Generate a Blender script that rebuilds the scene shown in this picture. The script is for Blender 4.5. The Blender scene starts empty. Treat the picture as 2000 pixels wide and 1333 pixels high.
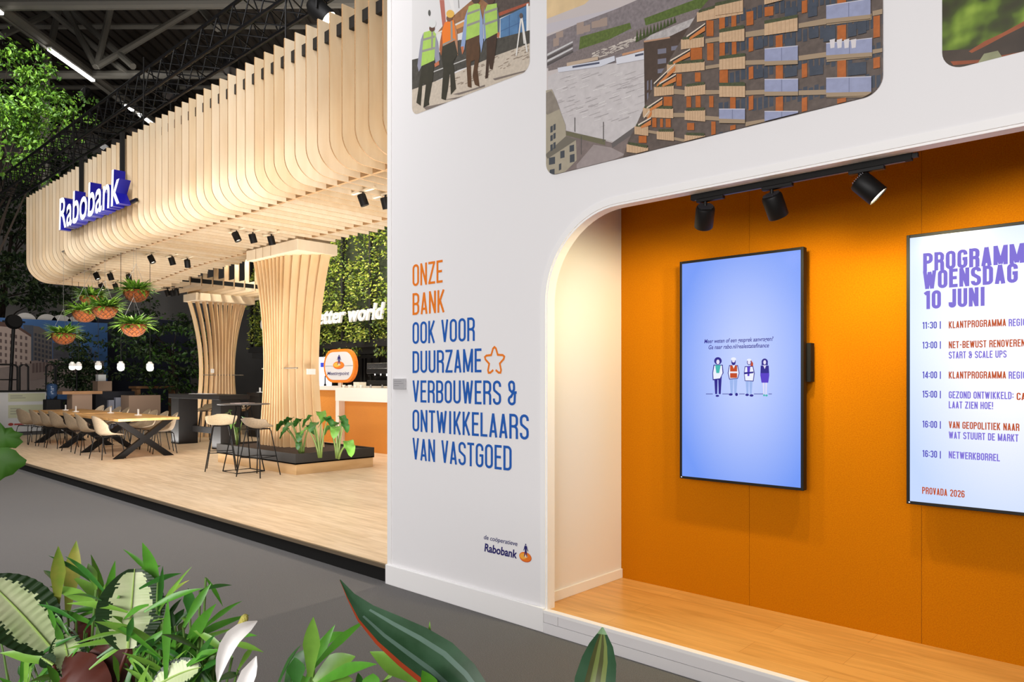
import bpy, math, random
from mathutils import Vector, Matrix
R = math.radians
C = bpy.context.scene.collection
scn = bpy.context.scene
random.seed(7)

# ------------------------------------------------------------------ camera
FPX, CX, HY, EYE = 1410.0, 1000.0, 742.0, 1.65
HEAD = math.atan2(1410.0, 1530.0)
SH, CH = math.cos(HEAD), math.sin(HEAD)
cam_d = bpy.data.cameras.new('camera')
cam = bpy.data.objects.new('camera', cam_d)
C.objects.link(cam)
cam.location = (0, 0, EYE)
cam.rotation_euler = (R(90), 0, HEAD)
cam_d.sensor_width = 36
cam_d.lens = 36 * FPX / 2000
cam_d.shift_y = (HY - 666.5) / 2000
cam_d.clip_start = 0.05
cam_d.clip_end = 200
scn.camera = cam
scn.view_settings.view_transform = 'Standard'
scn.view_settings.look = 'None'
scn.view_settings.gamma = 1.0
scn.view_settings.use_curve_mapping = False
scn.view_settings.exposure = 0.0

# ------------------------------------------------------------------ world, hall lights and added fill lights
w = bpy.data.worlds.new('hall_air')
scn.world = w
w.use_nodes = True
w.node_tree.nodes['Background'].inputs[0].default_value = (1.0, 0.96, 0.92, 1)
w.node_tree.nodes['Background'].inputs[1].default_value = 0.035

def aim(o, target):
    d = Vector(target) - o.location
    o.rotation_euler = d.to_track_quat('-Z', 'Y').to_euler()

def area(name, loc, target, sx, sy, power, col=(1, 1, 1), spread=180):
    l = bpy.data.lights.new(name, 'AREA')
    l.shape = 'RECTANGLE'; l.size = sx; l.size_y = sy
    l.energy = power; l.color = col; l.spread = R(spread)
    o = bpy.data.objects.new(name, l); C.objects.link(o)
    o.location = loc; aim(o, target)
    return o

def spot(name, loc, target, power, angle=60, blend=0.5, col=(1, 0.87, 0.7), size=0.06):
    l = bpy.data.lights.new(name, 'SPOT')
    l.energy = power; l.color = col; l.spot_size = R(angle); l.spot_blend = blend
    l.shadow_soft_size = size
    o = bpy.data.objects.new(name, l); C.objects.link(o)
    o.location = loc; aim(o, target)
    return o

WARM = (1.0, 0.90, 0.76)
area('front_flood', (-0.8, -6.0, 2.9), (-2.2, 3.6, 2.3), 7.0, 2.2, 540, (1.0, 0.975, 0.965))
area('aisle_glow', (1.5, -4.5, 3.2), (-8.0, 4.5, 2.5), 6.0, 3.5, 240, (1.0, 0.96, 0.94))
area('aisle_top', (-9.0, 0.0, 8.5), (-10.5, 1.8, 0), 9.0, 1.5, 330, (0.98, 0.98, 1.0), 120)
area('canopy_flood', (-6.0, -1.5, 7.2), (-11.5, 4.6, 4.8), 5.0, 1.2, 235, (1.0, 0.97, 0.94), 120)
area('canopy_flood_far', (-12.5, -1.5, 7.2), (-17.5, 4.6, 4.8), 5.0, 1.2, 150, (1.0, 0.97, 0.94), 120)
area('bounce_fill', (-7.0, 5.4, 0.17), (-7.0, 5.4, 6), 3.8, 2.2, 520, (1.0, 0.97, 0.93))  # added light without a fixture, stands in for bounce off the floor
area('bounce_fill_mid', (-13.35, 4.7, 0.17), (-13.35, 4.7, 6), 1.7, 0.9, 210, (1.0, 0.97, 0.93))  # added bounce stand-in below the middle of the canopy
area('bounce_fill_rear', (-16.6, 6.85, 0.17), (-16.6, 6.85, 6), 5.0, 0.3, 120, (1.0, 0.97, 0.93))  # added bounce stand-in behind the dining tables
area('bounce_fill_far', (-21.4, 6.2, 0.17), (-21.4, 6.2, 6), 0.9, 3.5, 260, (1.0, 0.97, 0.93))  # added bounce stand-in below the far end of the canopy
spot('rear_fill', (-4.86, 6.3, 3.95), (-5.7, 2.2, 0), 260, 75, 0.4, (1.0, 0.86, 0.7), 0.05)
area('green_wall_fill', (-13.5, 8.3, 5.2), (-13.5, 10.5, 3.9), 9.0, .4, 420, (1.0, 0.93, 0.8))  # added out of sight behind the canopy to brighten the green wall
area('roof_fill', (-15, 14, 9.5), (-15, 14, 20), 14, 8, 420, (1.0, 0.9, 0.78))  # added upward light to lift the roof deck, no fixture there

# ------------------------------------------------------------------ photograph pixels -> points of the place
def ray(px, py):
    r = (px - CX) / FPX
    return Vector((SH * r - CH, CH * r + SH, (HY - py) / FPX))
EYEV = Vector((0, 0, EYE))
def onY(px, py, Y):
    d = ray(px, py); return EYEV + d * (Y / d.y)
def onX(px, py, X):
    d = ray(px, py); return EYEV + d * (X / d.x)
def onZ(px, py, Z):
    d = ray(px, py); return EYEV + d * ((Z - EYE) / d.z)
def onF(px, py, F):
    return EYEV + ray(px, py) * F

# ------------------------------------------------------------------ materials
_mats = {}
def lin(c):
    return tuple((x / 255 / 12.92 if x / 255 <= 0.04045 else ((x / 255 + 0.055) / 1.055) ** 2.4) for x in c)
def M(name, rgb, rough=0.6, metal=0.0, noise=0.0, scale=8.0, stretch=(1, 1, 1), bump=0.0, emit=0.0, spec=0.5,
      rgb2=None, detail=6.0, trans=0.0):
    if name in _mats: return _mats[name]
    m = bpy.data.materials.new(name); m.use_nodes = True
    nt = m.node_tree; b = nt.nodes['Principled BSDF']
    col = lin(rgb) + (1,)
    b.inputs['Base Color'].default_value = col
    b.inputs['Roughness'].default_value = rough
    b.inputs['Metallic'].default_value = metal
    b.inputs['Specular IOR Level'].default_value = spec
    if trans: b.inputs['Transmission Weight'].default_value = trans
    if emit:
        b.inputs['Emission Color'].default_value = col
        b.inputs['Emission Strength'].default_value = emit
    if noise or bump:
        tc = nt.nodes.new('ShaderNodeTexCoord'); mp = nt.nodes.new('ShaderNodeMapping')
        mp.inputs['Scale'].default_value = stretch
        nt.links.new(tc.outputs['Object'], mp.inputs[0])
        nz = nt.nodes.new('ShaderNodeTexNoise'); nz.inputs['Scale'].default_value = scale
        nz.inputs['Detail'].default_value = detail
        nt.links.new(mp.outputs[0], nz.inputs['Vector'])
        if noise:
            mx = nt.nodes.new('ShaderNodeMix'); mx.data_type = 'RGBA'
            c2 = lin(rgb2) if rgb2 else tuple(max(0, x * (1 - noise)) for x in col[:3])
            mr = nt.nodes.new('ShaderNodeMapRange')
            mr.inputs[1].default_value = 0.3; mr.inputs[2].default_value = 0.7
            nt.links.new(nz.outputs['Fac'], mr.inputs[0])
            nt.links.new(mr.outputs[0], mx.inputs[0])
            mx.inputs[6].default_value = col
            mx.inputs[7].default_value = c2 + (1,)
            nt.links.new(mx.outputs[2], b.inputs['Base Color'])
        if bump:
            bp = nt.nodes.new('ShaderNodeBump'); bp.inputs['Strength'].default_value = bump
            bp.inputs['Distance'].default_value = 0.01
            nt.links.new(nz.outputs['Fac'], bp.inputs['Height'])
            nt.links.new(bp.outputs[0], b.inputs['Normal'])
    _mats[name] = m
    return m

def plank_floor(name, a, b_, seam, plank=(1.2, 0.19), rough=0.35, rot=0.0):
    if name in _mats: return _mats[name]
    m = bpy.data.materials.new(name); m.use_nodes = True
    nt = m.node_tree; b = nt.nodes['Principled BSDF']
    tc = nt.nodes.new('ShaderNodeTexCoord'); mp = nt.nodes.new('ShaderNodeMapping')
    mp.inputs['Rotation'].default_value = (0, 0, rot)
    nt.links.new(tc.outputs['Object'], mp.inputs[0])
    br = nt.nodes.new('ShaderNodeTexBrick')
    br.inputs['Color1'].default_value = lin(a) + (1,)
    br.inputs['Color2'].default_value = lin(b_) + (1,)
    br.inputs['Mortar'].default_value = lin(seam) + (1,)
    br.inputs['Scale'].default_value = 1.0
    br.inputs['Mortar Size'].default_value = 0.0012
    br.inputs['Brick Width'].default_value = plank[0]
    br.inputs['Row Height'].default_value = plank[1]
    br.inputs['Bias'].default_value = 0.0
    br.offset = 0.37
    nt.links.new(mp.outputs[0], br.inputs['Vector'])
    st = nt.nodes.new('ShaderNodeMapping'); st.inputs['Scale'].default_value = (0.9, 9, 1)
    nt.links.new(mp.outputs[0], st.inputs[0])
    nz = nt.nodes.new('ShaderNodeTexNoise'); nz.inputs['Scale'].default_value = 2.2; nz.inputs['Detail'].default_value = 8
    nz.inputs['Distortion'].default_value = 0.6
    nt.links.new(st.outputs[0], nz.inputs['Vector'])
    mx = nt.nodes.new('ShaderNodeMix'); mx.data_type = 'RGBA'; mx.blend_type = 'MULTIPLY'
    rp = nt.nodes.new('ShaderNodeValToRGB')
    rp.color_ramp.elements[0].position = 0.35; rp.color_ramp.elements[0].color = (0.72, 0.66, 0.58, 1)
    rp.color_ramp.elements[1].position = 0.62; rp.color_ramp.elements[1].color = (1, 1, 1, 1)
    nt.links.new(nz.outputs['Fac'], rp.inputs[0])
    mx.inputs[0].default_value = 0.7
    nt.links.new(br.outputs['Color'], mx.inputs[6]); nt.links.new(rp.outputs[0], mx.inputs[7])
    nt.links.new(mx.outputs[2], b.inputs['Base Color'])
    b.inputs['Roughness'].default_value = rough
    _mats[name] = m
    return m

WHITE = M('white_paint', (238, 236, 237), 0.55)
TRIM = M('white_trim', (246, 244, 243), 0.4)
CORK = M('orange_cork', (190, 116, 0), 0.85, noise=1, rgb2=(172, 94, 1), scale=160, bump=0.25, detail=3, spec=0.08)
PLY = M('birch_ply', (226, 206, 176), 0.55, noise=1, rgb2=(218, 194, 160), scale=3.0, stretch=(1, 3.0, 0.5), detail=8)
PLYEDGE = M('birch_ply_edge', (158, 120, 78), 0.6, noise=0.25, scale=60)  # shade on the rib edges is put into this darker tone
BLACK = M('black_metal', (20, 19, 19), 0.5, spec=0.25)
MATBLACK = M('matt_black', (20, 19, 18), 0.75, spec=0.3)
DARKMETAL = M('dark_truss_metal', (30, 30, 32), 0.4, 0.5)

# ------------------------------------------------------------------ mesh building
class MB:
    def __init__(s, mat=None):
        s.v = []; s.f = []; s.mi = []; s.mats = []; s.mat = mat
    def m(s, mat):
        mat = mat or s.mat
        if mat not in s.mats: s.mats.append(mat)
        return s.mats.index(mat)
    def face(s, pts, mat=None):
        n = len(s.v); s.v.extend([tuple(p) for p in pts]); s.f.append(tuple(range(n, n + len(pts)))); s.mi.append(s.m(mat))
    def mesh(s, vs, fs, mat=None):
        n = len(s.v); s.v.extend([tuple(p) for p in vs]); k = s.m(mat)
        for f in fs: s.f.append(tuple(i + n for i in f)); s.mi.append(k)
    def box(s, x0, x1, y0, y1, z0, z1, mat=None):
        v = [(x, y, z) for z in (z0, z1) for y in (y0, y1) for x in (x0, x1)]
        s.mesh(v, [(0, 2, 3, 1), (4, 5, 7, 6), (0, 1, 5, 4), (2, 6, 7, 3), (0, 4, 6, 2), (1, 3, 7, 5)], mat)
    def beam(s, a, b, wd, hg, mat=None, up=(0, 0, 1)):
        a = Vector(a); b = Vector(b); d = (b - a).normalized(); u = Vector(up)
        if abs(d.dot(u)) > 0.99: u = Vector((0, 1, 0))
        sd = d.cross(u).normalized() * (wd / 2); uu = sd.cross(d).normalized() * (hg / 2)
        v = [p + x * sd + y * uu for p in (a, b) for x, y in ((-1, -1), (1, -1), (1, 1), (-1, 1))]
        s.mesh(v, [(3, 2, 1, 0), (4, 5, 6, 7), (0, 1, 5, 4), (1, 2, 6, 5), (2, 3, 7, 6), (3, 0, 4, 7)], mat)
    def tube(s, pts, r, mat=None, n=8, closed=False, cap=True):
        pts = [Vector(p) for p in pts]; N = len(pts); rs = r if isinstance(r, (list, tuple)) else [r] * N
        base = len(s.v); k = s.m(mat); prev = None
        for i, p in enumerate(pts):
            if closed: d = pts[(i + 1) % N] - pts[i - 1]
            elif i == 0: d = pts[1] - p
            elif i == N - 1: d = p - pts[i - 1]
            else: d = (pts[i + 1] - p).normalized() + (p - pts[i - 1]).normalized()
            if d.length < 1e-9: d = Vector((0, 0, 1))
            d.normalize()
            if prev is None:
                u = Vector((0, 0, 1)) if abs(d.z) < 0.9 else Vector((1, 0, 0))
                a = d.cross(u).normalized()
            else:
                a = (prev - d * prev.dot(d))
                a = a.normalized() if a.length > 1e-6 else d.orthogonal().normalized()
            prev = a; b = d.cross(a)
            for j in range(n):
                t = 2 * math.pi * j / n
                s.v.append(tuple(p + (a * math.cos(t) + b * math.sin(t)) * rs[i]))
        for i in range(N if closed else N - 1):
            i2 = (i + 1) % N
            for j in range(n):
                j2 = (j + 1) % n
                s.f.append((base + i * n + j, base + i * n + j2, base + i2 * n + j2, base + i2 * n + j)); s.mi.append(k)
        if cap and not closed:
            s.f.append(tuple(base + j for j in range(n - 1, -1, -1))); s.mi.append(k)
            s.f.append(tuple(base + (N - 1) * n + j for j in range(n))); s.mi.append(k)
    def lathe(s, prof, n=24, mat=None, c=(0, 0, 0), M4=None):
        base = len(s.v); k = s.m(mat)
        for r, z in prof:
            for j in range(n):
                t = 2 * math.pi * j / n
                p = Vector((r * math.cos(t), r * math.sin(t), z))
                if M4 is not None: p = M4 @ p
                s.v.append((p.x + c[0], p.y + c[1], p.z + c[2]))
        for i in range(len(prof) - 1):
            for j in range(n):
                j2 = (j + 1) % n
                s.f.append((base + i * n + j, base + i * n + j2, base + (i + 1) * n + j2, base + (i + 1) * n + j)); s.mi.append(k)
        if prof[0][0] > 1e-6: s.f.append(tuple(base + j for j in range(n - 1, -1, -1))); s.mi.append(k)
        if prof[-1][0] > 1e-6:
            q = base + (len(prof) - 1) * n
            s.f.append(tuple(q + j for j in range(n))); s.mi.append(k)
    def prism(s, poly, fn, mat=None, side=None):
        """poly: 2D points; fn(u, v, k) -> 3D point for k = 0 / 1"""
        n = len(poly)
        v = [fn(a, b, 0) for a, b in poly] + [fn(a, b, 1) for a, b in poly]
        base = len(s.v); s.v.extend([tuple(p) for p in v])
        s.f.append(tuple(base + i for i in range(n - 1, -1, -1))); s.mi.append(s.m(mat))
        s.f.append(tuple(base + n + i for i in range(n))); s.mi.append(s.m(mat))
        k = s.m(side or mat)
        for i in range(n):
            j = (i + 1) % n
            s.f.append((base + i, base + j, base + n + j, base + n + i)); s.mi.append(k)
    def build(s, name, parent=None, loc=None, smooth=False, bevel=0.0, world=False):
        me = bpy.data.meshes.new(name)
        v = s.v
        if world and parent is not None:
            l = parent.location
            if parent.parent: l = l + parent.parent.location
            v = [(a - l.x, b - l.y, c - l.z) for a, b, c in v]
        elif loc is not None and parent is None:
            v = [(a - loc[0], b - loc[1], c - loc[2]) for a, b, c in v]
        me.from_pydata(v, [], s.f)
        for m_ in s.mats: me.materials.append(m_)
        me.polygons.foreach_set('material_index', s.mi)
        if smooth: me.polygons.foreach_set('use_smooth', [True] * len(s.f))
        me.update()
        o = bpy.data.objects.new(name, me); C.objects.link(o)
        if parent is not None: o.parent = parent
        elif loc is not None: o.location = loc
        if bevel:
            b = o.modifiers.new('bevel', 'BEVEL'); b.width = bevel; b.segments = 2; b.limit_method = 'ANGLE'; b.angle_limit = R(40)
        return o

def empty(name, loc=(0, 0, 0), rz=0.0):
    o = bpy.data.objects.new(name, None); C.objects.link(o)
    o.location = loc; o.rotation_euler = (0, 0, rz); o.empty_display_size = 0.1
    return o
def tag(o, label=None, cat=None, group=None, kind=None):
    if label: o['label'] = label
    if cat: o['category'] = cat
    if group: o['group'] = group
    if kind: o['kind'] = kind
    return o
def thing(name, label, cat, loc=(0, 0, 0), rz=0.0, group=None):
    return tag(empty(name, loc, rz), label, cat, group)
def struct(o):
    o['kind'] = 'structure'; return o
def kids(o): return [c for c in C.objects if c.parent is o]
def dup(o, parent=None):
    c = o.copy(); C.objects.link(c)
    if parent is not None: c.parent = parent
    for ch in list(o.children): dup(ch, c)
    return c
def smoothby(o, ang=40):
    me = o.data
    me.polygons.foreach_set('use_smooth', [True] * len(me.polygons))
    try: me.set_sharp_from_angle(angle=R(ang))
    except Exception: pass
    return o
# ------------------------------------------------------------------ the setting
W = 3.62            # plane of the white front wall
PF = 0.145          # height of the raised floor
CARPET = M('grey_carpet', (126, 124, 123), 0.95, noise=1, rgb2=(92, 89, 87), scale=230, bump=0.6, detail=2, spec=0.1)
f = MB(CARPET); f.box(-60, 14, -8, 30, -0.1, 0); struct(f.build('floor'))
FLOORMAT = plank_floor('pale_oak_planks', (226, 202, 172), (218, 192, 160), (190, 162, 128), (1.3, 0.2), 0.38)
f = MB(FLOORMAT); f.box(-22.95, -4.71, W + 0.0, 13, PF - 0.02, PF)
pf = f.build('floor'); struct(pf); tag(pf, 'pale oak plank raised floor under the canopy')
# black riser below the raised floor
f = MB(MATBLACK)
f.box(-22.95, -4.71, W + 0.012, W + 0.05, 0.0, PF - 0.03)
f.box(-22.93, -22.9, W, 13, 0.0, PF - 0.03)
struct(f.build('trim_1'))
f = MB(M('floor_edge_profile', (120, 104, 84), 0.4, 0.3)); f.box(-22.95, -4.71, W - 0.012, W + 0.012, PF - 0.03, PF + 0.002)
struct(f.build('trim_2'))

# white front wall with the arched opening
NX0, AZ, AR = -3.035, 2.71, 0.56          # opening left edge, top, corner radius
WALLTOP, WX0, WX1 = 5.4, -4.7, 3.2
def arch(x0, top, r, z0, off=0.0, n=18):
    """open outline from the foot of the left jamb to the top right end"""
    p = [(x0 - off, z0)]
    for i in range(n + 1):
        t = math.pi - math.pi / 2 * i / n
        p.append((x0 + r + (r + off) * math.cos(t), top - r + (r + off) * math.sin(t)))
    return p
op = arch(NX0, AZ, AR, PF)
f = MB(WHITE)
poly = [(WX0, PF), ] + op + [(WX1, AZ), (WX1, WALLTOP), (WX0, WALLTOP)]
f.prism(poly, lambda a, b, k: (a, W + (0.0 if k else 0.07), b), WHITE)
o = f.build('wall_front'); struct(o)
f = MB(WHITE); f.box(WX0, NX0, W + 0.004, W + 0.07, 0, PF); struct(f.build('wall_front'))
# edge trim round the opening: flat bead on the face
f = MB(TRIM)
a1 = arch(NX0, AZ, AR, PF, 0.0); a2 = arch(NX0, AZ, AR, PF, 0.042)
a1.append((WX1, AZ)); a2.append((WX1, AZ + 0.042))
for i in range(len(a1) - 1):
    q = [a1[i], a1[i + 1], a2[i + 1], a2[i]]
    f.prism(q, lambda a, b, k: (a, W - (0.006 if k else 0.0), b))
o = f.build('trim_3'); struct(o)
# lining of the opening (inner band, a little proud of the wall's own thickness)
f = MB(TRIM)
b1 = arch(NX0, AZ, AR, PF, 0.0); b1.append((WX1, AZ)); b2 = arch(NX0, AZ, AR, PF, -0.012); b2.append((WX1, AZ - 0.012))
for i in range(len(b1) - 1):
    q = [b1[i], b1[i + 1], b2[i + 1], b2[i]]
    f.prism(q, lambda a, b, k: (a, W + (0.076 if k else 0.002), b))
struct(f.build('trim_4'))
f = MB(TRIM); f.box(WX0 - 0.004, WX0 + 0.045, W - 0.006, W + 0.07, PF + 0.0, WALLTOP); struct(f.build('trim_5'))
# baseboards
f = MB(TRIM); f.box(WX0 - 0.008, NX0 - 0.004, W - 0.024, W, 0, PF + 0.012); struct(f.build('baseboard_front', bevel=0.004))
f = MB(M('white_skirting', (232, 229, 230), 0.5)); f.box(NX0 - 0.004, WX1, W - 0.022, W + 0.02, 0, 0.066); struct(f.build('baseboard_niche'))
f = MB(M('white_skirting', (0,0,0)))
f.box(NX0 - 0.002, NX0 + 0.115, W - 0.02, W + 0.02, 0.069, PF - 0.018)
f.box(NX0 + 0.118, WX1, W - 0.02, W + 0.02, 0.069, PF - 0.018); struct(f.build('trim_6'))
f = MB(TRIM); f.box(NX0, WX1, W - 0.026, W + 0.02, PF - 0.016, PF + 0.003); struct(f.build('trim_7'))
# the niche
NB = 4.60
NFLOOR = plank_floor('honey_oak_planks', (232, 178, 104), (224, 166, 92), (190, 128, 62), (1.3, 0.21), 0.3)
f = MB(NFLOOR); f.box(-3.11, WX1, W + 0.02, NB, PF - 0.02, PF); struct(f.build('floor'))
f = MB(WHITE); f.box(-3.17, -3.11, W + 0.07, NB + 0.06, PF - 0.02, 3.6); struct(f.build('wall_left'))
f = MB(CORK)
seams = [-3.11, -2.093, -1.07, -0.05, 0.97, 2.0, WX1]
for a, b in zip(seams, seams[1:]): f.box(a + 0.001, b - 0.001, NB, NB + 0.03, PF, 3.6)
f.box(-3.11, WX1, NB + 0.004, NB + 0.05, PF, 3.6, M('cork_joint', (110, 58, 6), 0.9))
struct(f.build('wall_back'))
f = MB(TRIM); f.box(-3.11, -3.096, W + 0.075, NB, PF, PF + 0.07); struct(f.build('baseboard_left', bevel=0.003))
f = MB(WHITE); f.box(WX1, WX1 + 0.06, W, NB + 0.06, PF - 0.02, 3.6); struct(f.build('wall_right'))
f = MB(WHITE); f.box(-3.17, WX1, W + 0.07, NB + 0.06, 3.6, 3.64); struct(f.build('ceiling'))

# ------------------------------------------------------------------ ribbed canopy
CY0, CZT = 4.55, 5.77
FX0, PITCH, NF = -19.1, 0.2425, 60
FW = 0.34                       # width of the upright part of a rib
def zbot(x):                    # the underside dips towards the far end
    t = max(0.0, min(1.0, (-14.6 - x) / 4.5)); t = t * t * (3 - 2 * t)
    return 4.06 - 0.20 * t, 0.30 + 0.16 * t
def fin_outline(y0, top, bot, r, back, fw, hh, n=12):
    p = [(y0, top)]
    for i in range(n + 1):
        t = math.pi + math.pi / 2 * i / n
        p.append((y0 + r + r * math.cos(t), bot + r + r * math.sin(t)))
    p += [(back, bot), (back, bot + hh)]
    ri = 0.2
    for i in range(n // 2 + 1):
        t = 1.5 * math.pi - math.pi / 2 * i / (n // 2)
        p.append((y0 + fw + ri + ri * math.cos(t), bot + hh + ri + ri * math.sin(t)))
    p += [(y0 + fw, top)]
    return p
canopy = thing('ribbed_canopy', 'pale birch plywood canopy of curved ribs hung over the oak platform', 'canopy', (-11.9, 5.6, 4.06))
random.seed(3)
T = 0.018
PLYS = [PLY, M('birch_ply_light', (232, 214, 186), 0.55, noise=1, rgb2=(224, 202, 170), scale=3.0, stretch=(1, 3.0, 0.5), detail=8),
        M('birch_ply_warm', (226, 204, 170), 0.55, noise=1, rgb2=(217, 190, 152), scale=3.0, stretch=(1, 3.0, 0.5), detail=8)]
for k in range(NF):
    x = FX0 + k * PITCH
    zb, rr = zbot(x)
    f = MB(random.choice(PLYS))
    f.prism(fin_outline(CY0, CZT + random.uniform(-0.012, 0.012), zb, rr, 7.2 + random.choice((-0.05, 0, 0.05)), FW, 0.26),
            lambda a, b, k_: (x + T * k_, a, b), None, PLYEDGE)
    f.build('rib', canopy, world=True)
XE = FX0 + (NF - 1) * PITCH
f = MB(BLACK); f.beam((FX0 - 0.05, CY0 + 0.115, CZT - 0.19), (XE + 0.1, CY0 + 0.115, CZT - 0.19), 0.06, 0.13); f.build('beam', canopy, world=True)
for y in (CY0 + 0.6, 6.75):
    f = MB(PLYEDGE)
    xs = [FX0 + i * PITCH * 3 for i in range(20)]
    for a, b in zip(xs, xs[1:]):
        f.beam((a, y, zbot(a)[0] + 0.05), (b, y, zbot(b)[0] + 0.05), 0.04, 0.07)
    f.build('batten', canopy, world=True)
# left wing of the canopy: ribs turned the other way, upright ends face the open middle
LX0, LX1, LZ = -19.1, -17.05, 3.88
for k in range(13):
    y = 7.34 + k * 0.27
    f = MB(random.choice(PLYS))
    prof = [(LX0, LZ), (LX1, LZ), (LX1, LZ + 0.24), (LX1 - 0.30, LZ + 0.24), (LX1 - 0.30, CZT), (LX1 - 0.52, CZT), (LX1 - 0.52, LZ + 0.24), (LX0, LZ + 0.24)]
    f.prism(prof, lambda a, b, k_: (a, y + T * k_, b), None, PLYEDGE)
    f.build('cross_rib', canopy, world=True)
f = MB(BLACK); f.box(LX1 - 0.09, LX1 - 0.04, 7.2, 10.7, LZ + 0.07, LZ + 0.17); f.build('beam', canopy, world=True)
for x in (-16.2, -12.6, -8.1):
    f = MB(BLACK); f.tube([(x, CY0 + 0.115, CZT - 0.15), (x, CY0 + 0.115, 7.0)], 0.012, n=6); f.build('hanger', canopy, world=True)
# ------------------------------------------------------------------ writing
def stroke_ribbon(pts, t, closed=False):
    """quads of one mitred ribbon along 2D points"""
    n = len(pts); L = []; Rr = []
    P2 = [Vector(p) for p in pts]
    for i in range(n):
        if closed: a, b, c = P2[i - 1], P2[i], P2[(i + 1) % n]
        else: a, b, c = P2[max(0, i - 1)], P2[i], P2[min(n - 1, i + 1)]
        d1 = (b - a); d2 = (c - b)
        if d1.length < 1e-9: d1 = d2
        if d2.length < 1e-9: d2 = d1
        d1 = d1.normalized(); d2 = d2.normalized()
        n1 = Vector((-d1.y, d1.x)); n2 = Vector((-d2.y, d2.x))
        m = n1 + n2
        m = n1 if m.length < 1e-6 else m.normalized()
        k = t / 2 / max(0.45, m.dot(n1))
        L.append(b + m * k); Rr.append(b - m * k)
    q = []
    for i in range(n if closed else n - 1):
        j = (i + 1) % n
        q.append([L[i], Rr[i], Rr[j], L[j]])
    return q
def arc(cx, cy, rx, ry, a0, a1, n=7):
    return [(cx + rx * math.cos(R(a0 + (a1 - a0) * i / n)), cy + ry * math.sin(R(a0 + (a1 - a0) * i / n))) for i in range(n + 1)]
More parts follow.
